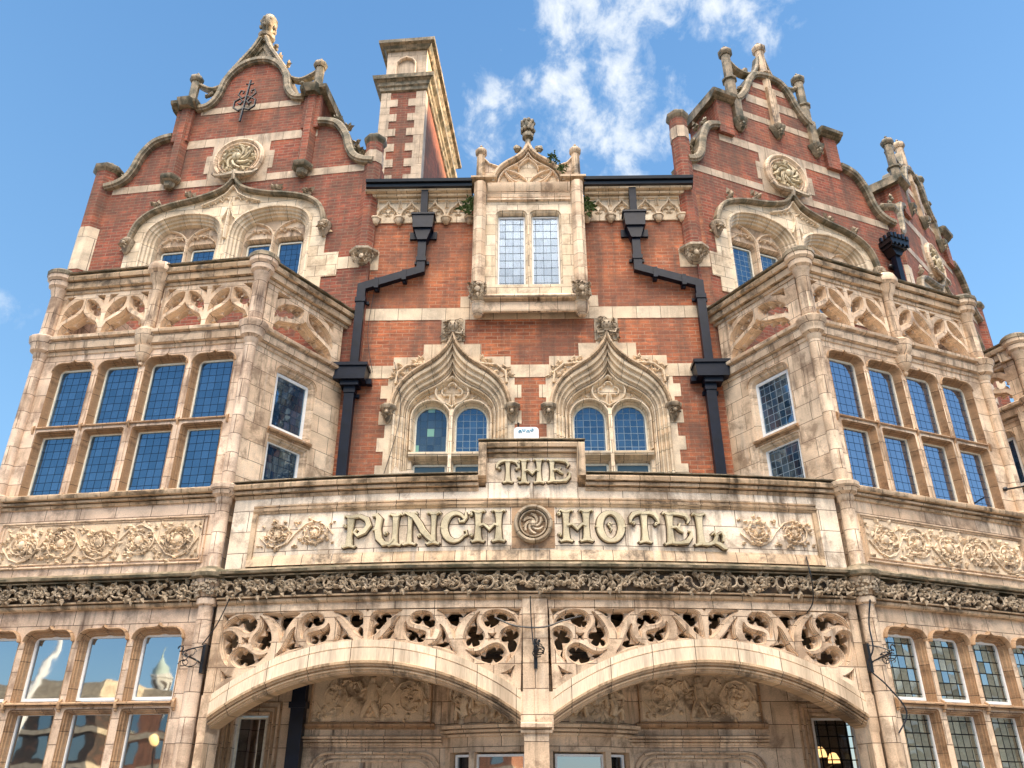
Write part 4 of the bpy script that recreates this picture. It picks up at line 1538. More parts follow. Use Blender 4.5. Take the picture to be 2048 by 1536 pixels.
def gable_window(fr, hwx, zs, parent, glassm):
    """wide ogee hood over two arches, four lights"""
    HP = [(-2.05, 11.55), (-2.03, 11.72), (-1.92, 12.0), (-1.65, 12.22), (-1.25, 12.35), (-.85, 12.42), (-.42, 12.54), (-.16, 12.68), (0, 12.92)]
    left = spline(HP, 3)
    hood = left + [(-x, z) for x, z in reversed(left[:-1])]
    # surround plate
    outl = [(-2.12, 9.98), (-2.12, 10.3), (-2.3, 10.3), (-2.3, 10.85), (-2.12, 10.85), (-2.12, 11.35), (-2.25, 11.35)] + hood + [(2.25, 11.35), (2.12, 11.35), (2.12, 10.85), (2.42, 10.85), (2.42, 10.3), (2.12, 10.3), (2.12, 9.98)]
    arches = []
    for c in (-.93, .93):
        a = [(c - .86, 10.05), (c - .86, 11.55)] + bez((c - .86, 11.55), (c - .84, 12.02), (c - .45, 12.12), (c, 12.14), 7)[1:]
        b = [(2 * c - x, z) for x, z in reversed(a[:-1])]
        arches.append(a + b)
    m = MB(fr)
    m.prism(outl, -.02, .03, arches)
    m.build('window_surround', 'stone_pale', None).parent = parent
    m = MB(fr)
    for o in arches:
        m.loft([(inset(o, d), y) for d, y in ((-.02, -.02), (.0, -.045), (.03, -.045), (.04, .0), (.08, .02), (.09, .06), (.13, .07), (.14, .12), (.18, .13), (.19, .19), (.21, .26))])
    m.build('moulded_arch', 'stone_pale', None).parent = parent
    m = MB(fr)
    m.bar(hood, .10, -.15, .02)
    m.build('hood_mould', 'coping', None).parent = parent
    # tracery plate with four lights
    m = MB(fr)
    for ci, c in enumerate((-.93, .93)):
        ins = inset(arches[ci], .205)
        lts = []
        for sg in (-1, 1):
            lx = c + sg * .335
            lts.append(opening(lx - .29, lx + .29, 10.08, 11.50, .08, 0, 3))
        m.prism(ins, .22, .40, [[(min(max(x, c - .64), c + .64), z) for x, z in l] for l in lts])
        for l in lts:
            m.loft([(inset(l, d), y) for d, y in ((.001, .21), (.02, .26), (.03, .33))])
        m.bar([(c, 10.06), (c, 11.5), (c, 11.62)], .06, .15, .24)
        for sg in (-1, 1):
            m.bar(bez((c, 11.52), (c + sg * .06, 11.74), (c + sg * .22, 11.84), (c + sg * .42, 11.88), 6), .045, .16, .24)
            m.bar(bez((c + sg * .58, 11.52), (c + sg * .5, 11.66), (c + sg * .35, 11.72), (c + sg * .1, 11.68), 6), .03, .17, .24)
            for k in range(3):
                m.bar(arc(c + sg * (.16 + .13 * k), 11.60 + .02 * k, .06, 0, 180, 4), .02, .17, .24)
    m.build('tracery', 'stone', None).parent = parent
    for c in (-.93, .93):
        for sg in (-1, 1):
            lx = c + sg * .335
            window(fr, lx - .255, lx + .255, 10.08, 11.42, .30, glassm, 'wood', head=opening(lx - .255, lx + .255, 10.08, 11.42, .05, 0, 3), fw=.032)
    # cusped spandrel in the ogee peak
    m = MB(fr)
    m.bar([(-.62, 12.26), (-.36, 12.36), (-.14, 12.50), (0, 12.72), (.14, 12.50), (.36, 12.36), (.62, 12.26)], .04, -.09, 0)
    for sg in (-1, 1):
        for k in range(4):
            m.bar(arc(sg * (.12 + .13 * k), 12.38 - .045 * k, .055, 0, 180, 4), .022, -.06, 0)
    m.bar([(0, 11.4), (0, 12.3)], .06, -.09, 0)
    m.bar(bez((-.12, 11.9), (-.05, 12.05), (-.03, 12.15), (0, 12.3), 4), .03, -.07, 0)
    m.bar(bez((.12, 11.9), (.05, 12.05), (.03, 12.15), (0, 12.3), 4), .03, -.07, 0)
    m.build('peak_tracery', 'stone_pale', None).parent = parent
    for x, z in ((-1.62, 12.36), (-.95, 12.52), (.95, 12.52), (1.62, 12.36)):
        m = MB(fr)
        crocket(m, x, z, .17)
        m.build('hood_crocket', 'relief_dark', None).parent = parent
    for sg in (-1, 1):
        m = MB(fr)
        m.lathe([(.03, 11.22), (.09, 11.32), (.14, 11.46), (.15, 11.52), (.10, 11.58)], sg * 2.08, -.05, 8)
        rosette(m, sg * 2.08, 11.42, -.14, .14, .06, 7, 5)
        m.build('hood_stop', 'relief_dark', None).parent = parent
    # leafy finial reaching the roundel
    m = MB(fr)
    m.tube([(0, -.1, 12.85), (0, -.14, 13.0), (0, -.12, 13.05)], .06, 7)
    for sg in (-1, 1):
        for k in range(6):
            m.leaf(sg * .05 * k, 12.98 + .02 * random.random(), -.10, .19, .13, (0 if sg > 0 else pi) + random.uniform(-.5, .5), .09)
        m.tube([(0, -.12, 13.0), (sg * .2, -.16, 12.93), (sg * .4, -.14, 12.96), (sg * .5, -.12, 13.05)], .055, 6, lambda t: 1.2 - .6 * t)
    m.build('leaf_finial', 'relief_dark', None).parent = parent


def gable(fr, kind, end_l, end_r, seed, win=True, glassm='glass'):
    """curved Dutch gable. kind 'A' has an ogee peak and finial, 'B' three pilaster strips"""
    scR = [(2.95, 13.03), (2.72, 13.08), (2.53, 13.2), (2.40, 13.44), (2.30, 13.80), (2.10, 14.12), (1.88, 14.24), (1.66, 14.28)]
    scR = spline(scR, 4)
    R = [(end_r, 7.9), (end_r, 13.03)] + scR + [(1.66, 15.05)]
    if kind == 'A':
        top = spline([(1.25, 15.06), (1.0, 15.10), (.82, 15.36), (.72, 15.80), (.52, 16.14), (.26, 16.33), (0, 16.38)], 4)
    else:
        top = spline([(1.05, 15.30), (.90, 15.42), (.72, 15.70), (.55, 16.10), (.34, 16.34), (0, 16.42)], 4)
    R += top
    fl = .72 if kind == 'B' else 1.0

    def LX(x):
        return -(1.66 + (x - 1.66) * fl) if x > 1.66 else -x
    Lp = [(LX(x) if i_ not in (0, 1) else -x, z) for i_, (x, z) in list(enumerate(R))[:-1][::-1]]
    Lp[-1] = (end_l, 7.9)
    Lp[-2] = (end_l, 13.03)
    poly = R + Lp
    hole = [(-1.86, 10.04), (-1.86, 11.75), (-1.62, 12.08), (-1.25, 12.2), (1.25, 12.2), (1.62, 12.08), (1.86, 11.75), (1.86, 10.04)]
    w = MB(fr)
    w.prism(poly, 0, .40, [hole] if win else [])
    root = w.build('gable_wall', 'brick_dark', HOTEL)
    for s_ in (-1, 1):
        c = MB(fr)
        c.bar([((x if s_ > 0 else LX(x)), z) for x, z in scR], .17, -.14, .50, nose=.5)
        c.build('coping', 'coping', None).parent = root
        c = MB(fr)
        c.bar([(s_ * x, z) for x, z in top], .16, -.12, .50, nose=.5)
        if kind == 'A':
            c.bar([(s_ * 1.20, 15.06), (s_ * 1.42, 15.06)], .12, -.12, .45, nose=.5)
        o = c.build('coping', 'coping', None)
        o.parent = root
    for s_ in (-1, 1):
        c = MB(fr)
        for x, z in ((2.40, 13.62), (2.2, 14.1), (2.56, 13.30), (1.9, 14.36)):
            crocket(c, (x if s_ > 0 else LX(x)) + s_ * .08, z + .06, .14, .1)
        crocket(c, 2.48 if s_ > 0 else LX(2.48), 13.42, .2, .12)
        crocket(c, 2.62 if s_ > 0 else LX(2.62), 13.28, .18, .12)
        c.build('crocket_leaves', 'coping', None).parent = root
    b = MB(fr)
    for z0, z1, hw in ((12.84, 13.02, 2.78), (13.92, 14.14, 1.64), (14.88, 15.05, 1.15)):
        b.box(LX(hw), hw, -.010, .02, z0, z1)
    if kind == 'B':
        b.box(-.72, .72, -.010, .02, 15.42, 15.66)
        b.box(-.46, .46, -.010, .02, 15.95, 16.12)
    b.build('stone_band', 'band_dark', None).parent = root
    # stepped piers
    for s_ in (-1, 1):
        p = MB(fr)
        p.box(s_ * 1.66 if s_ < 0 else 1.28, -1.28 if s_ < 0 else s_ * 1.66, -.10, .9, 14.1, 15.02)
        if kind == 'A':
            p.lathe([(.155, 13.06), (.155, 15.0)], s_ * 1.45, -.02, 6, 0)
        pr = p.build('pier', 'brick_dark', None)
        pr.parent = root
        p = MB(fr)
        x0, x1 = sorted((s_ * 1.20, s_ * 1.78))
        p.mould(x0, x1, [(-1.0, 15.0), (.12, 15.0), (.18, 15.05), (.24, 15.10), (.26, 15.17), (.20, 15.22), (-1.0, 15.26)])
        if kind == 'A':
            p.lathe([(.19, 15.0), (.26, 15.10), (.28, 15.17), (.2, 15.24)], s_ * 1.45, -.1, 6)
        p.build('pier_cap', 'coping', None).parent = root
        if kind == 'A':
            p = MB(fr)
            p.lathe([(.06, 12.78), (.11, 12.82), (.13, 12.92), (.19, 12.95), (.23, 13.0), (.23, 13.06), (.17, 13.1)], s_ * 1.45, -.08, 6)
            p.build('corbel', 'coping', None).parent = root
            p = MB(fr)
            p.lathe([(.10, 15.22), (.10, 15.95)], s_ * 1.47, .02, 8, pi / 8)
            oct_cap(p, s_ * 1.47, .02, 15.95, .12, .22)
            p.build('pinnacle', 'coping', None).parent = root
            p = MB(fr)
            p.bar(spline([(s_ * 1.40, 15.92), (s_ * 1.2, 15.78), (s_ * 1.0, 15.72), (s_ * .75, 15.84)], 4), .10, .0, .16)
            for k in range(4):
                p.blob((s_ * (1.05 + .04 * k), .08, 15.62 - .02 * k), .055, 1, 1, 6, 4, .3)
            p.build('flying_stay', 'coping', None).parent = root
    if kind == 'A':
        c = MB(fr)
        for s_ in (-1, 1):
            c.bar(spline([(s_ * .66, 16.02), (s_ * .42, 16.42), (s_ * .20, 16.78), (s_ * .07, 17.12)], 4), .11, -.10, .3, nose=.5)
            for x, z in ((.60, 16.28), (.40, 16.55), (.24, 16.86)):
                crocket(c, s_ * x + s_ * .03, z, .12, .08)
        c.prism([(-.36, 16.36), (.36, 16.36), (.05, 17.1), (-.05, 17.1)], .04, .2)
        c.bar([(-.2, 16.46), (.2, 16.46), (0, 16.85)], .03, -.0, .06, closed=True)
        c.lathe([(.10, 17.05), (.09, 17.15), (.18, 17.20), (.20, 17.28), (.12, 17.34), (.09, 17.40), (.14, 17.5), (.19, 17.64), (.19, 17.78), (.13, 17.92), (.04, 17.98)], 0, .08, 10)
        for k in range(14):
            a = 2 * pi * k / 7
            c.blob((.16 * cos(a), .08 + .16 * sin(a), 17.55 + (.2 if k > 6 else 0)), .055, 1, 1.2, 5, 4, .2)
        c.build('ogee_finial', 'coping', None).parent = root
    else:
        for x, z0, z1, kz in ((-1.05, 14.64, 16.72, 15.9), (0, 14.82, 17.30, 16.5), (1.05, 14.64, 16.72, 15.9)):
            p = MB(fr)
            p.mould(x - .10, x + .10, [(-.02, z0), (.06, z0), (.10, z0 + .02), (.10, kz - .5), (.06, kz - .45), (-.02, kz - .45)])
            p.lathe([(.13, kz - .55), (.13, kz), (.17, kz + .03), (.17, kz + .08), (.11, kz + .12), (.11, z1)], x, .05, 8, pi / 8)
            oct_cap(p, x, .05, z1, .13, .24)
            p.build('pilaster_strip', 'coping_light' if x == 0 else 'coping', None).parent = root
            p = MB(fr)
            p.lathe([(.04, z0 - .30), (.10, z0 - .24), (.15, z0 - .12), (.20, z0 - .06), (.21, z0), (.13, z0 + .03)], x, -.03, 6)
            foliage_block(p, x - .12, x + .12, z0 - .28, z0 - .05, -.15, 16, .05, 4)
            p.build('corbel', 'coping', None).parent = root
        for s_ in (-1, 1):
            p = MB(fr)
            p.bar(spline([(s_ * 1.02, 16.62), (s_ * .78, 16.42), (s_ * .48, 16.40), (s_ * .22, 16.62), (s_ * .08, 17.1)], 4), .10, .0, .18)
            p.blob((s_ * .5, .1, 16.52), .08, 1, 1, 6, 4, .3)
            for k in range(4):
                p.blob((s_ * (.75 + .05 * k), .1, 15.85 - .07 * k), .07, 1, 1, 6, 4, .35)
            p.build('flying_stay', 'coping', None).parent = root
    medallion(fr, 0 if kind == 'B' else -.02, 13.45, .52, root, seed)
    if win:
        gable_window(fr, 2, 11.5, root, glassm)
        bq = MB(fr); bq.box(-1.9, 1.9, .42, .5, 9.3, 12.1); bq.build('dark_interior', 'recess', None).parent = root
    return root


g1 = gable(FLF, 'A', -3.12, 3.05, 1, glassm='glass')
g2 = gable(FRF, 'B', -2.62, 3.15, 2, glassm='glass_c')
g3 = gable(FG3, 'B', -2.75, 3.2, 3, glassm='glass')
# outer octagonal corner piers of the gables
for fr, x, root in ((FLF, -3.08, g1), (FG3, 3.15, g3), (FG3, -2.75, g3)):
    p = MB(fr)
    r = .25
    p.lathe([(r, 7.9), (r, 10.9), (r, 11.95), (r, 13.45)], x, .1, 8, pi / 8)
    p.build('corner_pier', 'brick_dark', None).parent = root
    p = MB(fr)
    p.lathe([(r + .01, 10.9), (r + .01, 11.95)], x, .1, 8, pi / 8)
    p.build('stone_block', 'band', None).parent = root
    p = MB(fr)
    oct_cap(p, x, .1, 13.45, r, .28)
    p.build('pinnacle_cap', 'coping', None).parent = root
# stone band blocks beside the gable windows at springing level
for fr, root in ((FLF, g1), (FRF, g2)):
    m = MB(fr)
    m.box(2.42, 2.86, -.010, .02, 10.45, 10.72)
    m.build('stone_band', 'band', None).parent = root

# wrought iron tie on the left gable
it = MB(FLF)
it.tube([(-.10, -.16, 14.42), (-.03, -.16, 15.62)], .028, 6)
for s_ in (-1, 1):
    it.tube([(-.07 + s_ * x, -.16, z) for x, z in ((.0, 14.80), (.12, 14.74), (.24, 14.84), (.24, 15.02), (.12, 15.10), (.05, 15.0), (.10, 14.92), (.15, 14.96))], .024, 6)
    it.tube([(-.05 + s_ * x, -.16, z) for x, z in ((.0, 15.16), (.10, 15.10), (.2, 15.22), (.16, 15.34), (.08, 15.30), (.10, 15.24))], .02, 6)
    it.tube([(-.03, -.16, 15.50), (-.03 + s_ * .09, -.16, 15.52)], .018, 5)
it.tube([(-.05, -.16, 15.05), (-.05, 0.05, 15.05)], .02, 6)
tag(it.build('wall_tie', 'iron'), 'black wrought iron scrolled tie high on the left gable', 'wall tie')

# ------------------------------------------------------------------ chimney stack and roofs
ch = MB(plane(-3.25, 14.25, -5))
ch.box(.08, 1.16, .1, 4.5, 10.5, 16.75)
chr_ = ch.build('chimney', 'brick_dark', HOTEL)
cq = MB(plane(-3.25, 14.25, -5))
cq.box(.12, 1.12, .14, 4.4, 17.12, 18.2)
z = 12.0
k = 0
while z < 16.6:
    for sx in (0, 1):
        w_ = .24 if k % 2 else .42
        x0, x1 = (.07, .07 + w_) if sx == 0 else (1.17 - w_, 1.17)
        cq.box(x0, x1, .085, .34, z, z + .23)
    z += .235
    k += 1
cq.build('quoins', 'band_dark', None).parent = chr_
cm = MB(plane(-3.25, 14.25, -5))
for z0, pr in ((16.7, ((.0, .0), (.05, .03), (.06, .12), (.10, .15), (.11, .25), (.20, .3), (.22, .40), (.12, .46), (.0, .47))), (18.15, ((.0, 0), (.04, .03), (.08, .10), (.16, .13), (.17, .22), (.05, .28), (0, .3)))):
    rings = [[(.08 - d, .1 - d), (1.16 + d, .1 - d), (1.16 + d, 4.5 + d), (.08 - d, 4.5 + d)] for d, _ in pr]
    vs = [(x, y, z0 + zz) for (d, zz), rg in zip(pr, rings) for x, y in rg]
    n = len(pr)
    fs = [(i * 4 + j, i * 4 + (j + 1) % 4, (i + 1) * 4 + (j + 1) % 4, (i + 1) * 4 + j) for i in range(n - 1) for j in range(4)] + [(3, 2, 1, 0), tuple((n - 1) * 4 + j for j in range(4))]
    cm.add(vs, fs)
cm.build('chimney_cornice', 'coping', None).parent = chr_
ca = MB(plane(-3.25, 14.25, -5))
ca.bar([(.38, 17.2), (.38, 17.62)] + arc(.62, 17.62, .24, 170, 95, 5) + [(.62, 17.90)] + arc(.62, 17.62, .24, 85, 10, 5) + [(.86, 17.62), (.86, 17.2)], .05, .06, .14)
ca.build('blind_arch', 'stone', None).parent = chr_
rf = MB()


def roof(mb, fr, x0, x1, y0, y1, z0, z1):
    """pitched block behind a gable: ridge runs back from the wall"""
    c = (x0 + x1) / 2
    mb.add([fr(x0, y0, z0), fr(x1, y0, z0), fr(c, y0, z1), fr(x0, y1, z0), fr(x1, y1, z0), fr(c, y1, z1), fr(x0, y0, 8), fr(x1, y0, 8), fr(x0, y1, 8), fr(x1, y1, 8)],
           [(0, 1, 2), (3, 5, 4), (0, 2, 5, 3), (1, 4, 5, 2), (0, 3, 8, 6), (1, 7, 9, 4), (6, 7, 1, 0), (3, 4, 9, 8)])


roof(rf, FLF, -3.0, 2.9, .45, 9, 12.6, 15.2)
roof(rf, FRF, -2.5, 3.0, .45, 9, 12.6, 15.2)
roof(rf, FG3, -2.6, 3.0, .45, 9, 12.6, 15.2)
rf.add([(-3.3, 12.95, 12.3), (3.8, 12.85, 12.3), (3.8, 17, 15.0), (-3.3, 17, 15.0), (-3.3, 22, 12), (3.8, 22, 12)], [(0, 1, 2, 3), (3, 2, 5, 4)])
rf.build('roof', 'slate', HOTEL, smooth=0)

# ------------------------------------------------------------------ bowed sign wall over the porch
SL, SR = -4.28, 4.30       # ends of the bow (arc length from its middle)
NB = 44
U = 0.0


def sub(x0, x1, n):
    return [x0 + (x1 - x0) * i / n for i in range(n + 1)]


def bow_box(mb, x0, x1, y0, y1, z0, z1):
    n = max(1, round((x1 - x0) / .3))
    mb.mould(x0, x1, [(-y1, z0), (-y0, z0), (-y0, z1), (-y1, z1), (-y1, z0 + (z1 - z0) * .5)], n)
    return mb


# parapet outline: raised block for THE in the middle
TB0, TB1 = -.76, .72
sw = MB(bowf)
bow_box(sw, SL, SR, 0, .30, 4.15, 5.32)
bow_box(sw, TB0 + .1, TB1 - .1, .0, .28, 5.30, 5.84)
swo = sw.build('sign_wall', 'stone_panel', HOTEL)
cp = MB(bowf)
PRS = [(-.3, 5.27), (.015, 5.27), (.03, 5.31), (.075, 5.33), (.08, 5.37), (.12, 5.39), (.135, 5.44), (.10, 5.475), (-.34, 5.49)]
cp.mould(SL, TB0, PRS, 12)
cp.mould(TB1, SR, PRS, 12)
PRT = [(d, z + .49) for d, z in PRS]
cp.mould(TB0, TB1, PRT, 6)
for x0, x1 in ((TB0, TB0 + .11), (TB1 - .11, TB1)):
    cp.mould(x0, x1, [(-.3, 5.28), (.135, 5.45), (.135, 5.93), (-.3, 5.93)], 1)
cp.build('parapet_coping', 'coping_light', None).parent = swo
cp = MB(bowf)
cp.mould(SL, TB0 - .01, [(-.34, 5.488), (.10, 5.474), (.14, 5.485), (.14, 5.505), (.08, 5.52), (-.3, 5.53)], 12)
cp.mould(TB1 + .01, SR, [(-.34, 5.488), (.10, 5.474), (.14, 5.485), (.14, 5.505), (.08, 5.52), (-.3, 5.53)], 12)
cp.mould(TB0 - .01, TB1 + .01, [(-.34, 5.978), (.10, 5.964), (.14, 5.975), (.14, 5.995), (.08, 6.01), (-.3, 6.02)], 6)
cp.build('coping_roll', 'coping', None).parent = swo
# moulded panel frame
fm = MB(bowf)
fm.mould(SL + .32, SR - .32, [(-.02, 5.03), (.02, 5.035), (.03, 5.06), (.045, 5.07), (.05, 5.09), (.02, 5.10), (.02, 5.125), (.035, 5.135), (.035, 5.155), (-.02, 5.17)], 40)
for x0, x1 in ((SL + .32, SL + .39), (SR - .39, SR - .32)):
    fm.mould(x0, x1, [(-.02, 4.36), (.035, 4.38), (.035, 5.03), (-.02, 5.03)], 1)
fm.mould(SL + .32, SR - .32, [(-.02, 4.28), (.05, 4.29), (.04, 4.32), (.035, 4.38), (-.0, 4.44), (-.02, 4.44)], 40)
fm.build('panel_frame', 'coping_light', None).parent = swo
CN = MB(bowf)
CN.mould(SL, SR, PR_CORN, 40)
CN.build('cornice', 'coping', HOTEL)
CN = MB(bowf)
CN.mould(SL, SR, PR_LOW, 40)
CN.build('lower_moulding', 'coping_light', HOTEL)
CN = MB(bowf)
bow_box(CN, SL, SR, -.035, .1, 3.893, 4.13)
CN.build('frieze_ground', 'recess', HOTEL)  # near-black colour stands in for shade between the vines
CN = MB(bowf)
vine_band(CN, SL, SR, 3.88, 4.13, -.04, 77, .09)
CN.build('vine_frieze', 'relief_dark', HOTEL)
for x0, x1, sd_ in ((-3.82, -2.76, 5), (2.82, 3.86, 6)):
    c = MB(bowf)
    scrolls(c, x0, x1, 4.53, 4.92, 0, .012, sd_, 34, cells=2, relief=.035, start=1)
    foliage_block(c, x0 + .12, x0 + .40, 4.60, 4.86, 0, 18, .035, sd_)
    foliage_block(c, x1 - .40, x1 - .12, 4.60, 4.86, 0, 18, .035, sd_ + 1)
    c.build('scroll_carving', 'relief', None).parent = swo
# carved roundel between the words
m = MB(bowf)
m.box(-.30, .28, -.008, .01, 4.46, 5.04)
m.build('roundel_tile', 'stone_brown', None).parent = swo
m = MB(bowf)
for r_, w_, y_ in ((.235, .06, -.10), (.18, .03, -.07)):
    m.bar(arc(-.01, 4.785, r_, 0, 348.75, 31), w_, y_, 0, closed=True)
for k in range(6):
    a0 = 2 * pi * k / 6
    m.tube([(-.01 + .02 * (1 + t) * cos(a0 + .3 * t), -.045, 4.785 + .02 * (1 + t) * sin(a0 + .3 * t)) for t in range(7)], .02, 5)
    m.leaf(-.01 + .08 * cos(a0), 4.785 + .08 * sin(a0), -.02, .09, .06, a0 + .7, .05)
m.blob((-.01, -.05, 4.785), .05)
m.build('sign_roundel', 'relief_dark', None).parent = swo


# ---- decorated capitals
def letter(ch_, x, z, w, h, i, dep=.06):
    m = MB(bowf)
    outl_ = []
    k = [0]
    t = .20 * h                       # stem thickness

    def P(poly):
        pts = [(x + a * w, z + b * h) for a, b in poly]
        ar_ = sum(pts[j][0] * pts[(j + 1) % len(pts)][1] - pts[(j + 1) % len(pts)][0] * pts[j][1] for j in range(len(pts)))
        if ar_ < 0:
            pts = pts[::-1]
        k[0] += 1
        m.prism(pts, -dep - .0023 * k[0], 0)

    def S(path, ws, rim=True):
        """variable-width stroke in units of the letter box; path in box units"""
        pts = [(x + a * w, z + b * h) for a, b in path]
        n = len(pts)
        L_, R_ = [], []
        outl_.append((pts, ws))
        for j in range(n):
            a, b = pts[max(j - 1, 0)], pts[min(j + 1, n - 1)]
            dx, dz = b[0] - a[0], b[1] - a[1]
            q = hypot(dx, dz) or 1
            tt = j / (n - 1) * (len(ws) - 1)
            i0 = min(int(tt), len(ws) - 2)
            ww = (ws[i0] + (ws[i0 + 1] - ws[i0]) * (tt - i0)) * h / 2
            L_.append((pts[j][0] - dz / q * ww, pts[j][1] + dx / q * ww))
            R_.append((pts[j][0] + dz / q * ww, pts[j][1] - dx / q * ww))
        k[0] += 1
        yo = -dep - .0023 * k[0]
        # bevelled strip: sides + ridge-free top
        vs, fs = [], []
        for j in range(n):
            cxm, czm = pts[j]
            lx, lz = L_[j]
            rx, rz = R_[j]
            for (px_, pz_), yy in (((lx, lz), 0), ((lx, lz), yo + .018), ((lx * .8 + cxm * .2, lz * .8 + czm * .2), yo), ((rx * .8 + cxm * .2, rz * .8 + czm * .2), yo), ((rx, rz), yo + .018), ((rx, rz), 0)):
                vs.append((px_, yy, pz_))
        for j in range(n - 1):
            for q in range(5):
                fs.append((j * 6 + q, (j + 1) * 6 + q, (j + 1) * 6 + q + 1, j * 6 + q + 1))
        fs.append((5, 4, 3, 2, 1, 0))
        fs.append(tuple((n - 1) * 6 + q for q in range(6)))
        m.add(vs, fs)

    def stem(a, b0=0.0, b1=1.0, wd=.20):
        S([(a, b0 + .04), (a, b0 + .25), (a, (b0 + b1) / 2), (a, b1 - .25), (a, b1 - .04)], (wd * 1.25, wd * .95, wd * .8, wd * .95, wd * 1.25))
        for b, s_ in ((b0, 1), (b1, -1)):
            for q in (-1, 1):
                rr = .5 * h / w
                S([(a, b + s_ * .07), (a + q * .16 * rr * 1.2, b + s_ * .045), (a + q * .34 * rr, b + s_ * .01), (a + q * .42 * rr, b + s_ * .06)], (.10, .085, .06, .05))

    def curl(a, b, s_=1, r_=.09):
        S([(a + r_ * (h / w) * cos(tt * .9) * (1 - tt * .09) * s_, b + r_ * sin(tt * .9) * (1 - tt * .09)) for tt in range(7)], (.05, .035))

    def C(cx_, cz_, rx, rz, a0, a1, ws, n=16):
        S([(cx_ + rx * cos(radians(a0 + (a1 - a0) * j / n)), cz_ + rz * sin(radians(a0 + (a1 - a0) * j / n))) for j in range(n + 1)], ws)

    if ch_ == 'P':
        stem(.32)
        S([(.34, .93), (.62, .97), (.88, .86), (.97, .66), (.82, .46), (.6, .36), (.48, .46), (.55, .56)], (.09, .12, .17, .18, .12, .08, .06))
        curl(.14, .66, -1, .05)
    elif ch_ == 'U':
        stem(.80, .0, 1.0, .18)
        S([(.02, .94), (.16, .97), (.26, .85), (.22, .55), (.28, .25), (.45, .07), (.65, .08), (.78, .22)], (.06, .12, .2, .2, .2, .16, .10, .08))
        S([(.22, .55), (.06, .48)], (.12, .01))
        curl(.5, .38, 1, .05)
    elif ch_ == 'N':
        stem(.18, 0, 1, .15)
        stem(.84, 0, 1, .15)
        S([(.10, .96), (.30, .85), (.45, .62), (.55, .42), (.72, .22), (.84, .08)], (.10, .17, .19, .19, .17, .10))
        curl(.46, .26, 1, .05)
    elif ch_ == 'C':
        C(.52, .5, .38, .44, 38, 322, (.08, .12, .16, .22, .22, .22, .16, .10, .06))
        S([(.86, .98), (.88, .80), (.80, .68), (.66, .66), (.64, .76)], (.05, .10, .09, .06, .05))
        S([(.14, .5), (.0, .5)], (.14, .01))
        S([(.80, .20), (.92, .26), (.90, .38), (.80, .36)], (.05, .06, .05, .04))
    elif ch_ == 'H':
        stem(.22)
        stem(.80)
        S([(.24, .50), (.38, .54), (.48, .46), (.54, .38), (.60, .46), (.68, .54), (.80, .50)], (.10, .08, .09, .10, .09, .08, .10))
        curl(.02, .85, -1, .05)
        curl(.04, .2, -1, .05)
    elif ch_ == 'O':
        C(.5, .5, .36, .44, 90, 450, (.12, .17, .22, .22, .22, .17, .12, .17, .22, .22, .22, .17, .12), 28)
        S([(.14, .5), (-.02, .5)], (.16, .01))
        S([(.86, .5), (1.02, .5)], (.16, .01))
        curl(.46, .56, 1, .06)
        S([(.46, .5), (.52, .4), (.48, .33)], (.03, .02))
    elif ch_ == 'T':
        stem(.5, 0, .98)
        S([(.03, .62), (.06, .78), (.16, .90), (.34, .95), (.5, .93), (.68, .95), (.86, .90), (.95, .76), (.98, .60)], (.05, .12, .15, .12, .09, .12, .15, .12, .05))
        curl(.14, .60, -1, .05)
        curl(.88, .58, 1, .05)
    elif ch_ == 'E':
        stem(.26)
        S([(.28, .95), (.55, .95), (.82, .92), (.92, .76), (.86, .66)], (.08, .09, .14, .10, .04))
        S([(.28, .52), (.45, .55), (.58, .46), (.70, .36)], (.09, .08, .10, .03))
        S([(.60, .66), (.56, .55), (.5, .5)], (.03, .06, .08))
        S([(.28, .05), (.55, .05), (.80, .09), (.94, .25), (.96, .40), (.86, .42)], (.08, .09, .15, .12, .06, .04))
    elif ch_ == 'L':
        stem(.22)
        S([(.24, .05), (.50, .05), (.70, .12), (.78, .30), (.70, .42), (.60, .34)], (.09, .10, .13, .10, .06, .04))
        S([(.70, .10), (.86, .05), (1.0, -.06), (1.12, -.10)], (.09, .12, .10, .02))
        S([(.80, .34), (.95, .42), (1.02, .30), (.98, .14)], (.04, .07, .08, .06))
    o = m.build('letter', 'letter', None, smooth=25)
    o.parent = swo
    # shadow outline put into colour: near-black bed round the raised strokes
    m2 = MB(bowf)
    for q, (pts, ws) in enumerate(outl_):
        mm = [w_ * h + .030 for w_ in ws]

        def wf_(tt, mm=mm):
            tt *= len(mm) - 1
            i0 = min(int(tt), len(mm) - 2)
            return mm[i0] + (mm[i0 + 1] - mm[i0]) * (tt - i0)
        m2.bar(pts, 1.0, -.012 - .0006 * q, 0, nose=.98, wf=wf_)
    m2.build('letter_shadow_bed', 'recess', None).parent = o
    return o


for i, (ch_, x0, x1, z0, z1) in enumerate((
        ('P', -2.64, -2.24, 4.50, 4.95), ('U', -2.22, -1.80, 4.505, 4.955), ('N', -1.77, -1.28, 4.515, 4.965), ('C', -1.27, -.87, 4.53, 4.97), ('H', -.86, -.38, 4.54, 4.98),
        ('H', .33, .80, 4.54, 4.98), ('O', .83, 1.24, 4.53, 4.97), ('T', 1.29, 1.70, 4.53, 4.97), ('E', 1.74, 2.14, 4.51, 4.96), ('L', 2.17, 2.56, 4.505, 4.955),
        ('T', -.52, -.19, 5.37, 5.71), ('H', -.21, .15, 5.36, 5.71), ('E', .17, .52, 5.37, 5.71))):
    o = letter(ch_, x0, z0, x1 - x0, z1 - z0, i)
    o['label'] = f'letter {ch_} in raised ochre terracotta'

# ------------------------------------------------------------------ porch arches
AC = (-2.19, 2.21)
HW = 2.0


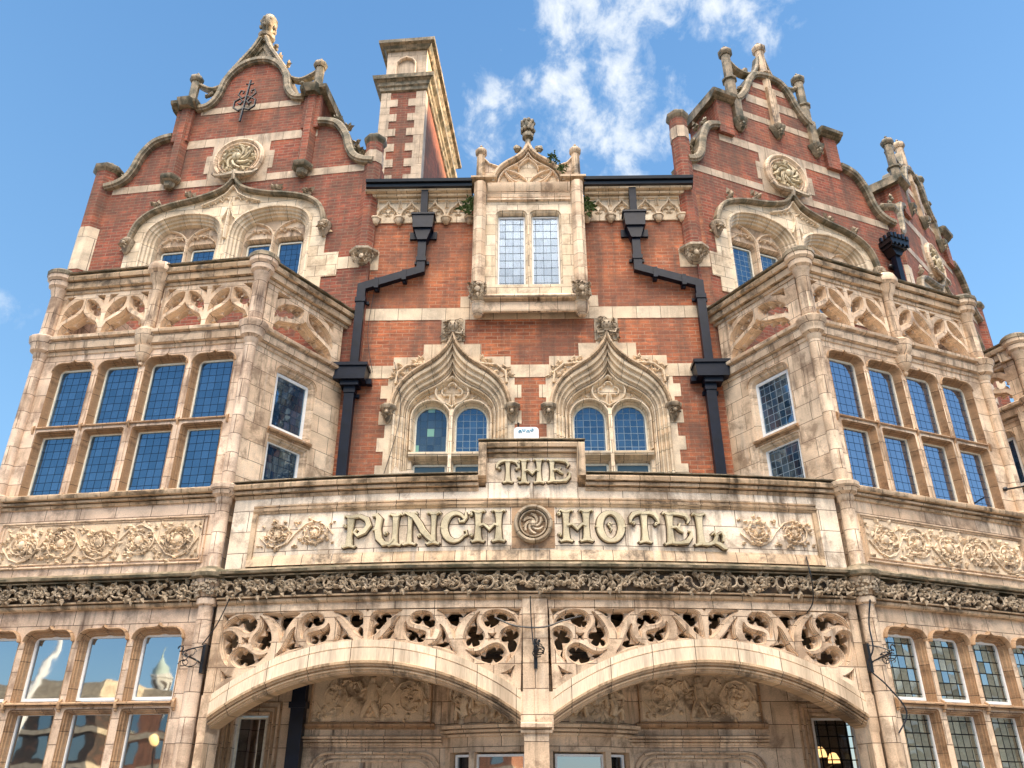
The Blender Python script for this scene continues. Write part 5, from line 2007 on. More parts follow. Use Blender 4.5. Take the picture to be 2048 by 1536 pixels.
def arch_z(u, crown, spring=2.27, hw=HW):
    # segmental arch height at offset u
    h_ = crown - spring
    R_ = (hw * hw + h_ * h_) / (2 * h_)
    return crown - R_ + sqrt(max(R_ * R_ - u * u, 0))


TRACERY = {
    'O1': [(-1.978, 3.467), (-1.929, 3.578), (-1.818, 3.645), (-1.673, 3.667), (-1.561, 3.639), (-1.500, 3.570), (-1.500, 3.503), (-1.544, 3.438), (-1.599, 3.409), (-1.662, 3.429), (-1.736, 3.471), (-1.828, 3.497), (-1.915, 3.491)],
    'O2': [(-1.478, 3.643), (-1.377, 3.566), (-1.293, 3.437), (-1.265, 3.317), (-1.286, 3.222), (-1.354, 3.179), (-1.454, 3.191), (-1.524, 3.240), (-1.552, 3.318), (-1.530, 3.389), (-1.474, 3.460), (-1.455, 3.538)],
    'O3': [(-1.822, 3.117), (-1.797, 3.193), (-1.726, 3.245), (-1.646, 3.245), (-1.561, 3.205), (-1.474, 3.156), (-1.375, 3.144), (-1.297, 3.171), (-1.349, 3.100), (-1.431, 3.038), (-1.554, 2.992), (-1.656, 2.975), (-1.747, 3.010), (-1.805, 3.064)],
    'O4': [(-2.003, 3.313), (-2.002, 3.385), (-1.961, 3.442), (-1.869, 3.460), (-1.782, 3.424), (-1.737, 3.363), (-1.732, 3.281), (-1.778, 3.220), (-1.822, 3.164), (-1.839, 3.094), (-1.812, 3.000), (-1.894, 3.054), (-1.952, 3.144), (-1.986, 3.228)],
    'SQ': [(-1.696, 3.376), (-1.638, 3.362), (-1.581, 3.373), (-1.595, 3.325), (-1.587, 3.275), (-1.640, 3.288), (-1.686, 3.277), (-1.678, 3.327)],
    'T1': [(-1.445, 3.668), (-1.166, 3.669), (-0.911, 3.669), (-1.004, 3.577), (-1.080, 3.461), (-1.126, 3.343), (-1.161, 3.290), (-1.173, 3.374), (-1.228, 3.489), (-1.327, 3.589)],
    'T2': [(-0.960, 3.488), (-0.960, 3.404), (-0.933, 3.320), (-0.881, 3.260), (-0.818, 3.221), (-1.023, 3.172), (-1.196, 3.114), (-1.127, 3.224), (-1.071, 3.342), (-1.019, 3.442)],
    'M1': [(-0.914, 3.481), (-0.902, 3.565), (-0.835, 3.637), (-0.735, 3.662), (-0.630, 3.647), (-0.566, 3.587), (-0.575, 3.515), (-0.649, 3.475), (-0.762, 3.454), (-0.834, 3.407), (-0.843, 3.324), (-0.882, 3.355)],
    'M2': [(-0.795, 3.317), (-0.791, 3.386), (-0.726, 3.417), (-0.626, 3.439), (-0.553, 3.473), (-0.512, 3.526), (-0.479, 3.453), (-0.488, 3.370), (-0.538, 3.288), (-0.631, 3.249), (-0.726, 3.245), (-0.777, 3.270)],
    'T3': [(-0.439, 3.591), (-0.371, 3.541), (-0.299, 3.456), (-0.222, 3.365), (-0.160, 3.303), (-0.284, 3.293), (-0.427, 3.284), (-0.389, 3.368), (-0.392, 3.475)],
    'T4': [(-0.466, 3.670), (-0.307, 3.676), (-0.142, 3.677), (-0.069, 3.643), (-0.042, 3.588), (-0.033, 3.445), (-0.025, 3.324), (-0.077, 3.327), (-0.155, 3.387), (-0.224, 3.466), (-0.329, 3.570)],
    'corner': [(-2.011, 3.673), (-1.816, 3.672), (-1.898, 3.632), (-1.962, 3.566), (-1.978, 3.506)],
    'low': [(-1.934, 2.979), (-1.873, 2.931), (-1.800, 2.895), (-1.745, 2.880), (-1.832, 2.849), (-1.893, 2.822)],
}

for c in AC:
    n = 28
    us = [-HW + 2 * HW * i / n for i in range(n + 1)]
    A = MB(bowf)

    def ring(off, zoff):
        h_ = 2.90 + zoff - 2.27
        return [(c + u * (1 + off), arch_z(u, 2.90) + zoff * (1 if True else 0)) for u in us]
    lines = [(0, .0, .34), (0, .0, .085), (0, .018, .085), (0, .018, .06), (0, .04, .06), (0, .045, .03), (0, .065, .03), (0, .07, .055), (0, .085, .055), (0, .085, .005), (0, .11, .005),
             (0, .115, -.03), (0, .145, -.035), (0, .15, -.012), (0, .30, -.012), (0, .302, .010), (0, .312, .012), (0, .315, -.002), (0, .40, .0), (0, .40, .30)]
    A.loft([(ring(0, dz), y) for _, dz, y in lines[13:]])
    A2 = MB(bowf)
    A2.loft([(ring(0, dz), y) for _, dz, y in lines[:14]])
    # ends
    root = A.build('porch_arch', 'arch_face', HOTEL)
    A2.build('arch_moulding', 'arch_mould', None).parent = root
    # soffit joins the springing block
    for sg in (-1, 1):
        b_ = MB(bowf)
        xs0, xs1 = sorted((c + sg * HW, c + sg * (HW + .12)))
        b_.mould(xs0, xs1, [(-.30, 2.20), (.0, 2.22), (.012, 2.27), (.012, 2.66), (-.30, 2.66)])
        b_.build('springer', 'stone', None).parent = root
    # pierced spandrel tracery
    t = MB(bowf)
    ol = [(c + 2.03, 3.70), (c - 2.03, 3.70)] + [(c + u, arch_z(u, 2.90) + .38) for u in [-2.0 + 4.0 * i / 30 for i in range(31)]]
    hs = []
    for nm_, pts in TRACERY.items():
        q = cspline(pts, 1 if nm_ in ('SQ', 'corner', 'low') else 3)
        hs.append([(c + x_, z_) for x_, z_ in q])
        hs.append([(c - x_, z_) for x_, z_ in reversed(q)])
    hs.append([(c - .022, 3.682), (c + .022, 3.682), (c, 3.655)])
    pierced(t, ol, hs, .01, .25)
    t.build('spandrel_tracery', 'stone', None).parent = root
    # band above the tracery
    bb = MB(bowf)
    bow_box(bb, c - 2.04, c + 2.04, 0, .24, 3.69, 3.80)
    bb.build('lintel_course', 'stone', None).parent = root

# piers
p = MB(bowf)
p.box(-.16, .16, -.03, .30, 2.30, 3.79)
p.mould(-.19, .19, [(-.3, 2.19), (.05, 2.19), (.06, 2.22), (.09, 2.25), (.09, 2.29), (.04, 2.31), (-.3, 2.32)])
p.box(-.15, .15, -.02, .30, 0, 2.19)
p.mould(-.015, .015, [(0, 2.33), (.05, 2.34), (.05, 3.77), (0, 3.78)])
p.build('centre_pier', 'stone', HOTEL)
for x0, x1 in ((SL - .02, -4.19), (4.20, SR + .02)):
    p = MB(bowf)
    p.box(x0, x1, .0, .34, 0, 3.79)
    p.build('porch_pier', 'stone', HOTEL)

# ------------------------------------------------------------------ inside the porch
FP = plane(0.3, 12.3, -.5)
pw = MB(FP)
wl_l = [(-4.22, .9), (-4.22, 2.52), (-3.76, 2.52), (-3.76, .9)]
wl_r = [(3.92, .9), (3.92, 2.50), (4.56, 2.50), (4.56, .9)]
pw.prism([(-5.2, 0), (5.4, 0), (5.4, 3.85), (-5.2, 3.85)], 0, .3, [wl_l, wl_r])
pw.build('porch_back_wall', 'stone', HOTEL)
window(FP, -4.2, -3.78, .92, 2.50, .06, 'glass_big', 'wood', fw=.03)
window(FP, 3.94, 4.54, .92, 2.48, .06, 'glass_lit', 'wood_white', fw=.03)
for w4 in (wl_l, wl_r):
    fr_ = MB(FP)
    a, b = w4[0][0], w4[2][0]
    zt = w4[1][1]
    for d in (.04, .10, .17):
        fr_.bar([(a - d, .9), (a - d, zt + d), (b + d, zt + d), (b + d, .9)], .035, -.05 + d * .15, .0)
    fr_.build('window_architrave', 'stone_brown', HOTEL)
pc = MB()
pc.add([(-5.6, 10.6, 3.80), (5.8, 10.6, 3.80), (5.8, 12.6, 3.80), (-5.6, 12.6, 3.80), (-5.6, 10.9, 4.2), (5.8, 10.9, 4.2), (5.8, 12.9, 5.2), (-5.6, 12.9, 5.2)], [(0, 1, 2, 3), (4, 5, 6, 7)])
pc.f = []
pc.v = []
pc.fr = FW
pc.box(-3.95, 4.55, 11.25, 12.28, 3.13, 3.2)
pc.build('porch_shade_ceiling', 'recess', HOTEL)  # dropped near-black ceiling, added so the tracery gaps look dark
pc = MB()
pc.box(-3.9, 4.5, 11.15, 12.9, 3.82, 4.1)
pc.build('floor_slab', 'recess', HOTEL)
tf = MB()
tf.box(-3.7, 4.3, 11.2, 12.8, 5.02, 5.1)
tf.build('porch_roof', 'lead', HOTEL)
# relief panels (two) with moulded frames
for c in (-2.31, 2.37):
    m = MB(FP)
    m.bar([(c - .86, 2.40), (c - .86, 3.08), (c + .86, 3.08), (c + .86, 2.40)], .06, -.05, 0, closed=True)
    m.mould(c - .92, c + .92, [(0, 2.33), (.05, 2.35), (.08, 2.38), (.08, 2.40), (0, 2.42)])
    m.build('panel_frame', 'stone_brown', HOTEL)
    m = MB(FP)
    m.box(c - .82, c + .82, -.006, .01, 2.44, 3.04)
    scrolls(m, c - .80, c - .28, 2.46, 3.02, -.006, .014, 31, 20, cells=1, relief=.03)
    scrolls(m, c + .28, c + .80, 2.46, 3.02, -.006, .014, 32, 20, cells=1, relief=.03, start=-1)
    foliage_block(m, c - .26, c + .26, 2.5, 3.0, -.006, 22, .03, 9)
    # standing figure with raised arms
    m.blob((c, -.05, 2.98), .055, .8, 1.1, 8, 6)
    m.tube([(c, -.04, 2.92), (c, -.06, 2.8), (c, -.05, 2.70)], .075, 8, lambda t: 1 - .25 * abs(t - .3))
    for sg in (-1, 1):
        m.tube([(c + sg * .02, -.05, 2.70), (c + sg * .08, -.07, 2.60), (c + sg * .12, -.05, 2.49)], .045, 7, lambda t: 1.1 - .4 * t)
        m.tube([(c + sg * .05, -.04, 2.88), (c + sg * .14, -.05, 2.86), (c + sg * .20, -.04, 2.97)], .026, 6)
    m.box(c - .14, c + .14, -.04, 0, 2.45, 2.475)
    m.build('cherub_relief', 'relief', HOTEL)
for x0, x1 in ((-3.24, -1.28), (1.28, 3.28)):
    cm_ = MB(FP)
    cm_.mould(x0, x1, [(0, 2.12), (.03, 2.125), (.04, 2.15), (.075, 2.165), (.08, 2.19), (.11, 2.2), (.12, 2.235), (0, 2.25)])
    cm_.build('string_course', 'stone', HOTEL)
for c in (-2.2, 2.3):
    da = MB(FP)
    for d, yy in ((0, -.02), (.05, -.03), (.10, -.045)):
        o = opening(c - .80 - d, c + .80 + d, 0, 1.93 + d, .24, 0, 4)
        da.bar(o, .035, yy, 0)
    da.build('door_arch', 'stone', HOTEL)
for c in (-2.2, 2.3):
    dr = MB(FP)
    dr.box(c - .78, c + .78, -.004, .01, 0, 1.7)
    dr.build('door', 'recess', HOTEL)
# bow window behind the centre pier: convex curve
BWX, BWR, BWY = .08, 1.75, 1.15


def bwf(x, y, z):
    a = x / BWR
    r_ = BWR - y
    return FP(BWX + r_ * sin(a), BWY - r_ * cos(a), z)


m = MB(bwf)
bx = 1.48
m.mould(-bx, bx, [(-.2, 2.36), (.0, 2.36), (.0, 3.8), (-.2, 3.8)], 20)
m.build('bow_wall', 'stone', HOTEL)
m = MB(bwf)
m.mould(-bx, bx, [(-.1, 2.22), (.04, 2.22), (.05, 2.25), (.09, 2.27), (.10, 2.30), (.14, 2.32), (.15, 2.36), (-.0, 2.38)], 24)
m.mould(-bx, bx, [(-.1, 2.02), (.0, 2.03), (.0, 2.22), (-.1, 2.22)], 24)
m.build('bow_cornice', 'stone', HOTEL)
for sg in (-1, 1):
    m = MB(bwf)
    x0, x1 = sorted((sg * .25, sg * 1.36))
    foliage_block(m, x0, x1, 2.42, 3.0, -.004, 60, .035, 41)
    for q, (fx, fz) in enumerate(((.45, 2.62), (.78, 2.74), (1.05, 2.60))):
        # bathing figures: torso, head and bent leg
        m.blob((sg * fx, -.05, fz + .14), .04, .8, 1.1, 7, 5)
        m.tube([(sg * fx, -.04, fz + .10), (sg * (fx + .03), -.06, fz), (sg * (fx + .0), -.05, fz - .12)], .055, 7)
        m.tube([(sg * fx, -.05, fz - .12), (sg * (fx + .14), -.07, fz - .02), (sg * (fx + .19), -.05, fz - .16)], .036, 6)
        m.tube([(sg * (fx - .03), -.04, fz + .06), (sg * (fx - .12), -.05, fz + .0), (sg * (fx - .10), -.04, fz + .12)], .022, 6)
    m.build('figure_relief', 'relief', HOTEL)
for x0, x1 in ((-1.30, -1.0), (-.92, -.2), (.2, .92), (1.0, 1.30)):
    window(bwf, x0, x1, .9, 2.0, .04, 'glass_big', 'wood_white', fw=.03)
m = MB(bwf)
for x in (-1.4, -.96, -.12, .12, .96, 1.4):
    m.mould(x - .045, x + .045, [(-.1, .8), (.02, .8), (.02, 2.03), (-.1, 2.03)])
m.mould(-bx, bx, [(-.15, 0), (.0, 0), (.0, .9), (-.15, .9)], 20)
m.build('bow_mullions', 'stone', HOTEL)
# room behind the lit window with its lamps
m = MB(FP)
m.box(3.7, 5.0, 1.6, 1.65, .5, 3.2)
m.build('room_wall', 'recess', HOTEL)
lm = thing('chandelier', 'warm glowing three shade chandelier seen through the dark leaded window under the right arch', 'lamp', FP(4.25, .8, 2.15))
for x, z_ in ((4.07, 2.02), (4.25, 2.10), (4.43, 2.02)):
    q = MB(FP)
    q.lathe([(.085, z_ - .10), (.08, z_ - .04), (.045, z_ + .03), (.02, z_ + .04)], x, .8, 12)
    o = q.build('lamp_shade', 'lamp')
    o.parent = lm
    o.location = tuple(-v for v in lm.location)
q = MB(FP)
q.tube([(4.07, .8, 1.90), (4.25, .8, 1.82), (4.43, .8, 1.90)], .012)
q.tube([(4.25, .8, 1.82), (4.25, .8, 3.0)], .01)
o = q.build('arms', 'iron')
o.parent = lm
o.location = tuple(-v for v in lm.location)

# ------------------------------------------------------------------ rainwater pipes
def rect_tube(mb, path, w, d):
    """rectangular pipe along a polyline in local x,z with constant y"""
    P = [Vector(p) for p in path]
    vs, fs = [], []
    for i, p in enumerate(P):
        t0 = (P[i] - P[i - 1]).normalized() if i > 0 else None
        t1 = (P[i + 1] - P[i]).normalized() if i < len(P) - 1 else None
        t = ((t0 or t1) + (t1 or t0)).normalized()
        nrm = Vector((-t.z, 0, t.x))
        k = w / 2
        if t0 and t1:
            k = w / 2 / max(.5, sqrt((1 + t0.dot(t1)) / 2))
        for sx, sy in ((-1, -1), (1, -1), (1, 1), (-1, 1)):
            q = p + nrm * (sx * k) + Vector((0, sy * d / 2, 0))
            vs.append(tuple(q))
    for i in range(len(P) - 1):
        for j in range(4):
            k2 = (j + 1) % 4
            fs.append((i * 4 + j, i * 4 + k2, (i + 1) * 4 + k2, (i + 1) * 4 + j))
    fs += [(3, 2, 1, 0), tuple((len(P) - 1) * 4 + j for j in range(4))]
    mb.add(vs, fs)


def drain(label, x, bend, lx, ly2, up_label):
    root = thing('drainpipe', label, 'drainpipe', FC(lx, -.1, 6.0), 'angled drainpipes on the centre wall')

    def part(mb, nm, par=None):
        o = mb.build(nm, 'pipe', None)
        o.parent = par or root
        if par is None:
            o.location = tuple(-v for v in root.location)
        return o
    y = -.12
    m = MB(FC); rect_tube(m, [(x, y - .06, 12.22), (x, y - .02, 11.5)], .135, .12); part(m, 'upper_pipe')
    m = MB(FC)
    m.prism([(x - .21, 11.56), (x + .21, 11.56), (x + .19, 11.24), (x - .19, 11.24)][::-1], y - .14, y + .10)
    m.prism([(x - .17, 11.24), (x + .17, 11.24), (x + .09, 10.98), (x - .09, 10.98)][::-1], y - .10, y + .09)
    m.box(x - .23, x + .23, y - .16, y + .11, 11.54, 11.58)
    m.box(x - .26, x + .26, y + .06, y + .115, 11.10, 11.26)
    part(m, 'hopper')
    m = MB(FC)
    rect_tube(m, [(x, y, 11.0), (x, y, 10.32), (lx, y, 9.95), (lx, y, 8.2)], .155, .12)
    part(m, 'bent_pipe')
    for zz, xx in ((10.55, x), (9.66, lx)):
        m = MB(FC); m.box(xx - .095, xx + .095, y - .075, y + .07, zz - .045, zz + .045); m.box(xx - .14, xx + .14, y + .07, .02 + 0, zz - .03, zz + .03); part(m, 'bracket')
    for tt in (.28, .75):
        xx, zz = x + (lx - x) * tt, 10.32 + (9.95 - 10.32) * tt
        m = MB(FC); m.box(xx - .04, xx + .04, y - .07, .0, zz - .13, zz + .09); m.blob((xx, y + .02, zz - .14), .04); part(m, 'bracket')
    m = MB(FC)
    hx = lx - (.03 if lx < 0 else -.02)
    m.prism([(hx - .31, 8.22), (hx + .29, 8.22), (hx + .27, 7.95), (hx - .28, 7.95)][::-1], y - .20, y + .12)
    m.box(hx - .33, hx + .31, y - .23, y + .12, 8.20, 8.26)
    m.box(hx - .16, hx + .16, y - .14, y + .10, 7.86, 7.95)
    m.box(hx + .27, hx + .36, y - .02, y + .1, 7.93, 8.02)
    m.box(hx - .36, hx - .27, y - .02, y + .1, 7.93, 8.02)
    part(m, 'hopper')
    m = MB(FC)
    rect_tube(m, [(lx - .03, y, 7.9), (lx - .03, y, 5.2)], .17, .14)
    m.box(lx - .13, lx + .07, y - .085, y + .08, 7.74, 7.86)
    part(m, 'lower_pipe')
    m = MB(FC); m.box(lx - .15, lx + .12, y + .05, .0, 7.70, 7.76); part(m, 'bracket')
    return root


drain('navy black angled drainpipe left of the dormer, hopper beside the left bay', -2.04, 0, -3.12, 0, '')
drain('black angled drainpipe right of the dormer, hopper beside the right bay', 2.05, 0, 3.15, 0, '')

# ornate hopper with pipe on the right gable
root = thing('drainpipe', 'black drainpipe with ornate stepped hopper beside the right gable window', 'drainpipe', FRF(2.62, -.2, 9.6))
m = MB(FRF)
m.box(2.34, 2.86, -.34, 0, 12.20, 12.34)
m.box(2.38, 2.82, -.30, 0, 12.12, 12.20)
m.prism([(2.42, 12.12), (2.78, 12.12), (2.68, 11.96), (2.52, 11.96)], -.24, 0)
for k in range(5):
    m.box(2.33 + k * .112, 2.40 + k * .112, -.37, -.31, 12.32, 12.42 + .03 * (k % 2))
    m.box(2.34 + k * .112, 2.38 + k * .112, -.36, -.32, 12.13, 12.20)
for k in range(3):
    m.box(2.31, 2.36, -.34 + k * .11, -.28 + k * .11, 12.31, 12.42)
    m.box(2.84, 2.89, -.34 + k * .11, -.28 + k * .11, 12.31, 12.42)
o = m.build('hopper', 'iron'); o.parent = root; o.location = tuple(-v for v in root.location)
m = MB(FRF)
rect_tube(m, [(2.60, -.13, 12.0), (2.60, -.13, 8.0)], .14, .13)
o = m.build('pipe', 'pipe'); o.parent = root; o.location = tuple(-v for v in root.location)
m = MB(FRF)
m.box(2.46, 2.74, -.06, .0, 11.70, 11.75)
m.blob((2.47, -.07, 11.73), .05); m.blob((2.73, -.07, 11.73), .05)
o = m.build('bracket', 'iron'); o.parent = root; o.location = tuple(-v for v in root.location)
# pipe inside the porch
m = MB(FP)
rect_tube(m, [(-3.31, -.12, 3.8), (-3.31, -.12, .2)], .19, .17)
m.box(-3.43, -3.19, -.23, -.02, 2.6, 2.68)
tag(m.build('drainpipe', 'pipe'), 'straight black square drainpipe in shade under the left porch arch', 'drainpipe')

# ------------------------------------------------------------------ small fixtures
AX, AZ = -.08, 7.07
al = thing('alarm_box', 'white alarm box with four blue rings on the brick between the ogee windows', 'alarm box', FC(.02, -.15, 6.45))
m = MB(FC)
m.prism(opening(-.205 + AX, .215 + AX, 6.45, AZ, .06, 0, 3), -.16, 0)
o = m.build('casing', 'sign_white'); o.parent = al; o.location = tuple(-v for v in al.location)
m = MB(FC)
for cx, cz, a0 in ((-.10, -.085, -60), (-.035, -.055, 120), (.035, -.085, -60), (.10, -.055, 160)):
    cx, cz = cx + AX, cz + AZ
    m.bar(arc(cx, cz, .024, a0, a0 + 300, 10), .012, -.165, -.158)
    m.bar([(cx - .008, cz), (cx + .008, cz)], .01, -.165, -.158)
o = m.build('logo', 'sign_blue'); o.parent = al; o.location = tuple(-v for v in al.location)
m = MB(FC)
m.tube([(-.13 + AX, -.08, AZ), (-.13 + AX, -.12, AZ + .06)], .012)
m.blob((-.13 + AX, -.13, AZ + .08), .024)
o = m.build('aerial', 'iron'); o.parent = al; o.location = tuple(-v for v in al.location)

# iron sign brackets
def bracket(fr, x, label, sg, tang):
    root = thing('iron_bracket', label, 'bracket', fr(x, -.1, 3.1), 'iron brackets on the porch piers')
    m = MB(fr)
    m.box(x - .022, x + .022, -.09, .0, 2.92, 3.28)
    m.tube([(x, -.08, 3.26), (x + sg * .10, -.18, 3.22), (x + sg * .19, -.28, 3.16)], .009, 5)
    m.tube([(x, -.08, 3.04), (x + sg * .10, -.18, 3.10), (x + sg * .19, -.28, 3.14)], .011, 5)
    cx, cz = x + sg * .20, 3.20
    m.tube([(cx + .035 * cos(t * .7) * sg, -.30, cz + .035 * sin(t * .7)) for t in range(8)], .010, 5)
    o = m.build('bracket_arm', 'iron'); o.parent = root; o.location = tuple(-v for v in root.location)
    m = MB(fr)
    rnd = random.Random(tang)
    for k in range(5):
        cx, cz, r_ = x + sg * rnd.uniform(.08, .24), 3.12 + rnd.uniform(-.08, .05), rnd.uniform(.035, .08)
        ph = rnd.uniform(0, 6)
        m.tube([(cx + r_ * cos(t * .5 + ph), -.22 - .06 * sin(t * .3 + k), cz + r_ * .75 * sin(t * .5 + ph)) for t in range(12)], .0065, 4)
    o = m.build('cable_loops', 'iron'); o.parent = root; o.location = tuple(-v for v in root.location)


bracket(bowf, SL - .06, 'scrolled black iron bracket with loose cable on the left porch pier', -1, 1)
bracket(bowf, 0.0, 'black iron bracket seen end on in the middle pier between the arches', .2, 2)
bracket(bowf, SR + .04, 'black iron bracket with cable loops on the right porch pier', 1, 3)


def cable(name, pts, label, r=.008, fr=bowf):
    m = MB(fr)
    m.tube([tuple(p) for p in spline(pts, 5)], r, 5)
    tag(m.build(name, 'iron'), label, 'cable')


cable('cable', [(-.06, -.14, 3.80), (-.05, -.10, 3.5), (-.03, -.14, 3.2)], 'thin wire hanging from the frieze down to the middle bracket')
cable('cable', [(-.52, -.06, 3.55), (-.25, -.07, 3.44), (.1, -.09, 3.42), (.35, -.08, 3.50), (.6, .02, 3.58)], 'black cable sagging across the middle pier between the two arches', .011)
cable('cable', [(-4.02, -.2, 3.84), (-4.15, -.2, 3.5), (-4.30, -.22, 3.25)], 'thin straight wire from the frieze to the left iron bracket')
cable('cable', [(4.42, -.20, 3.82), (4.36, -.16, 3.5), (4.34, -.18, 3.2), (4.26, -.12, 2.98), (4.42, -.2, 2.75), (4.62, -.2, 2.45), (4.48, -.16, 2.2)], 'black cable dropping down the right porch pier past its bracket', .010)
cable('cable', [(3.70, -.05, 4.40), (3.62, -.22, 4.2), (3.64, -.2, 4.0), (3.66, -.1, 3.78), (3.60, .0, 3.65)], 'dark cable looping over the frieze above the right wheel tracery')
cable('cable', [(-2.9, -.06, 9.9), (-2.95, -.05, 9.0), (-2.80, -.05, 8.2)], 'thin dark wire beside the left drainpipe on brick', .006, FC)
cable('cable', [(-2.42, -.06, 8.4), (-2.25, -.05, 7.4), (-2.48, -.05, 6.2)], 'thin wire on brick between left drainpipe and left ogee window', .006, FC)
m = MB(FRB)
m.tube([(3.46, -.05, 5.86), (3.5, -.5, 5.8), (3.62, -1.2, 5.62)], .014, 6)
m.blob((3.46, -.03, 5.87), .04)
tag(m.build('cable', 'iron'), 'black strut cable running out from the right bay corner shaft', 'cable')

# patch of mortar and a white wedge beside the left pipe on the brick
m = MB(FC)
m.prism([(-2.56, 6.10), (-2.50, 6.26), (-2.35, 6.34), (-2.28, 6.45), (-2.2, 6.34), (-1.98, 6.36), (-1.92, 6.2), (-2.0, 6.1)][::-1], -.01, .01)
m.build('mortar_patch', 'stone_panel', HOTEL)

# weeds
def weed(fr, x, y, z, s_, n, label, seed):
    rnd = random.Random(seed)
    m = MB(fr)
    for k in range(n):
        a, e_ = rnd.uniform(0, 6.28), rnd.uniform(-.5, 1.0)
        L = s_ * rnd.uniform(.3, .6)
        px_, pz_ = x + rnd.gauss(0, s_ * .30), z + rnd.gauss(0, s_ * .36)
        m.leaf(px_, pz_, y - rnd.uniform(0, s_ * .4), L, L * .45, a, L * .3)
    tag(m.build('weed', 'leaf', smooth=0), label, 'plant', 'weeds rooted in the masonry')


weed(FC, -1.14, -.18, 11.74, .24, 90, 'dark green weed growing left of the dormer shaft', 1)
weed(FC, 1.15, -.18, 11.72, .24, 80, 'dark green weed growing right of the dormer shaft', 2)
weed(FC, .50, -.33, 12.83, .16, 50, 'small green weed high on the dormer pediment coping', 3)
weed(FC, .66, -.33, 12.58, .16, 50, 'small green weed low on the right of the dormer pediment', 4)

# ------------------------------------------------------------------ ground and the square opposite (lit by the sun, mirrored in the panes)
def ground_mat():
    m, nt, b = newmat('paving')
    uv = uvout(nt)
    t = bricktex(nt, uv, (.19, .165, .14), (.15, .13, .11), (.07, .06, .05), .6, .4, .01)
    c = mixc(nt, .6, t.outputs['Color'], ramp(nt, noise(nt, uv, .6, 6), [(.3, .7), (.7, 1.2)]), 'MULTIPLY')
    nt.links.new(c, b.inputs['Base Color'])
    b.inputs['Roughness'].default_value = .8
    return m


M['ground'] = ground_mat()
g = MB()
g.add([(-600, -600, 0), (600, -600, 0), (600, 600, 0), (-600, 600, 0)], [(0, 1, 2, 3)])
tag(g.build('ground', 'ground', smooth=0), 'pale paved square', None, None, 'structure')
M['opp_stone'] = stone_mat('sunlit_limestone', (.72, .60, .42), (.66, .53, .36), (.34, .25, .15), bw=.9, bh=.4, dirt=.3)
M['opp_brick'] = brick_mat('opposite_brick', (.42, .16, .08), (.5, .2, .1), (.45, .36, .28), (.3, .12, .07), .4)
M['dome'] = plain_mat('verdigris_dome', (.42, .50, .42), .6)
M['white_st'] = stone_mat('white_stone', (.80, .76, .66), (.74, .70, .60), (.5, .45, .38), bw=.8, bh=.4, dirt=.2, streaks=.2)


def block(name, x0, x1, y0, y1, h, mat, label, wz, seed):
    r_ = thing(name, label, 'building', ((x0 + x1) / 2, (y0 + y1) / 2, 0))
    off = tuple(-v for v in r_.location)

    def P(mb, nm, mt):
        o = mb.build(nm, mt, smooth=0)
        o.parent = r_
        o.location = off
    m = MB(); m.box(x0, x1, y0, y1, 0, h); P(m, 'wall', mat)
    m = MB()
    for zz in (h, h * .72, h * .4):
        m.box(x0 - .3, x1 + .3, y0 - .3, y1 + .3, zz - .35, zz + .05)
    m.box(x0 + 1, x1 - 1, y0 + 1, y1 - 1, h, h + 1.4)
    P(m, 'cornice', 'white_st' if mat == 'opp_stone' else 'opp_stone')
    n = int((x1 - x0) / 3)
    m = MB()
    for fl in range(wz):
        zb = 1.2 + fl * (h - 1) / wz
        for i in range(n):
            cx = x0 + (i + .5) * (x1 - x0) / n
            m.box(cx - .6, cx + .6, y1 - .02, y1 + .03, zb, zb + (h / wz) * .6)
    P(m, 'window', 'glass_big')
    return r_


M['dark_brick'] = brick_mat('sooty_brick', (.07, .05, .04), (.10, .07, .05), (.12, .10, .08), (.04, .03, .03), .5)
block('dark_warehouse', -80, -46.6, -52, -34, 7.9, 'dark_brick', 'dark sooty building across the square mirrored in the lower left panes', 3, 1)
block('brick_offices', -46.3, -37, -50, -36, 7.4, 'opp_brick', 'narrow red brick offices with pale windows mirrored in the lower left panes', 3, 2)
block('stone_hall', -36.6, -8, -62, -48, 9, 'opp_stone', 'sunlit pale stone hall mirrored in the left porch window', 3, 3)
block('stone_exchange', -6, 40, -70, -56, 8, 'opp_stone', 'long low stone exchange straight behind the viewer', 3, 5)
block('stone_corner_bank', 84, 100, -44, 6, 13, 'opp_stone', 'yellow stone bank mirrored in the lower right panes', 4, 6)
block('tall_office_slab', 90, 112, 13, 56, 35, 'opp_stone', 'tall stone office slab down the side street, its shadow crossing the hotel', 8, 4)

# domed cupola tower mirrored in the left ground floor light
cu = thing('cupola_tower', 'white stone cupola tower with grey dome mirrored in a left ground floor pane', 'tower', (-118, -128.5, 0))


def cup(mb, nm, mt, sm=35):
    o = mb.build(nm, mt, smooth=sm)
    o.parent = cu


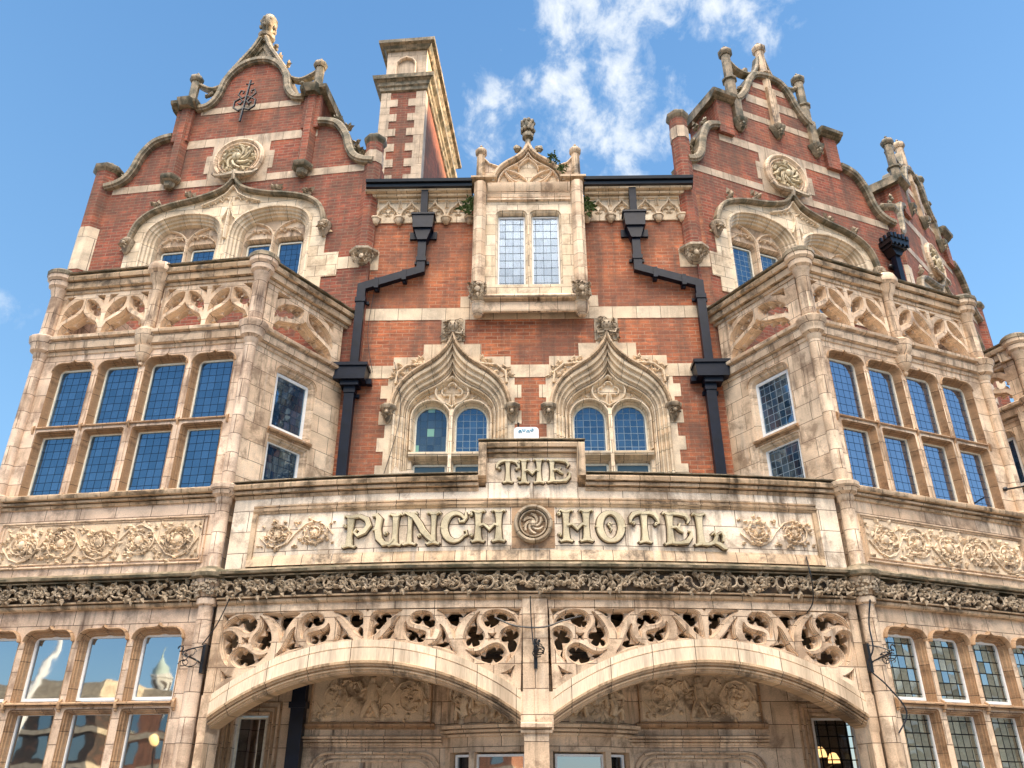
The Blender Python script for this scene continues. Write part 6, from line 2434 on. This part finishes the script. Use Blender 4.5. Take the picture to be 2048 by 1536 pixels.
m = MB(); m.box(-5, 5, -5, 5, 0, 18.3); cup(m, 'tower_base', 'dark_brick', 0)
m = MB(); m.lathe([(3.0, 18.2), (3.0, 18.7), (2.2, 18.8), (2.2, 19.4), (1.75, 19.6), (1.75, 22.4), (2.1, 22.5), (2.1, 22.9), (1.7, 23.0)], 0, 0, 8, pi / 8); cup(m, 'lantern', 'white_st', 20)
for k in range(8):
    a = 2 * pi * k / 8
    m = MB(lambda x, y, z, a=a: (x * cos(a) - y * sin(a), x * sin(a) + y * cos(a), z))
    m.box(1.5, 1.66, -.32, .32, 20.0, 21.9)
    cup(m, 'arched_opening', 'recess', 0)
m = MB(); m.lathe([(1.65, 23.0), (1.6, 23.8), (1.25, 24.6), (.7, 25.2), (.4, 25.4), (.35, 26.0), (.15, 26.3), (.08, 27.8)], 0, 0, 16); cup(m, 'dome', 'dome')
for dx in (-3.2, 3.2):
    m = MB(); m.lathe([(.9, 18.2), (.9, 19.2), (.6, 19.9), (.1, 20.3)], dx, 3.2, 10); cup(m, 'corner_turret', 'white_st')

m = MB()
m.tube(spline([(-50.2, -28.4, 0), (-49.6, -28.5, 3.0), (-48.6, -28.7, 6.0), (-47.6, -28.9, 9.0), (-46.9, -29.2, 13.0)], 6), .42, 10, lambda t: 1.15 - .85 * t)
tag(m.build('blade_sculpture', 'wood_white'), 'tall pale curved blade sculpture mirrored in the left ground floor panes', 'sculpture')
m = MB()
m.box(-47.4, -46.0, -33.6, -32.2, 7.4, 8.7)
m.box(-47.6, -45.8, -33.8, -32.0, 8.5, 8.9)
ck_ = m
lp = thing('street_lamp', 'lit globe street lamp across the square mirrored in a lower left pane', 'street lamp', (-35.8, -27.6, 0))
m = MB(); m.lathe([(.12, 0), (.08, .6), (.05, 3.9), (.1, 4.0)], 0, 0, 10); o = m.build('pole', 'iron'); o.parent = lp
m = MB(); m.blob((0, 0, 4.35), .42, 1, 1, 14, 10); o = m.build('globe', 'lamp'); o.parent = lp

m = MB()
for k in range(10):
    m.box(-36 + k * 2.8, -35.2 + k * 2.8, -48, -46.2, 0, 8.2)
o = m.build('pilasters', 'opp_stone', smooth=0)
o.parent = bpy.data.objects['stone_hall']
o.location = tuple(-v for v in o.parent.location)
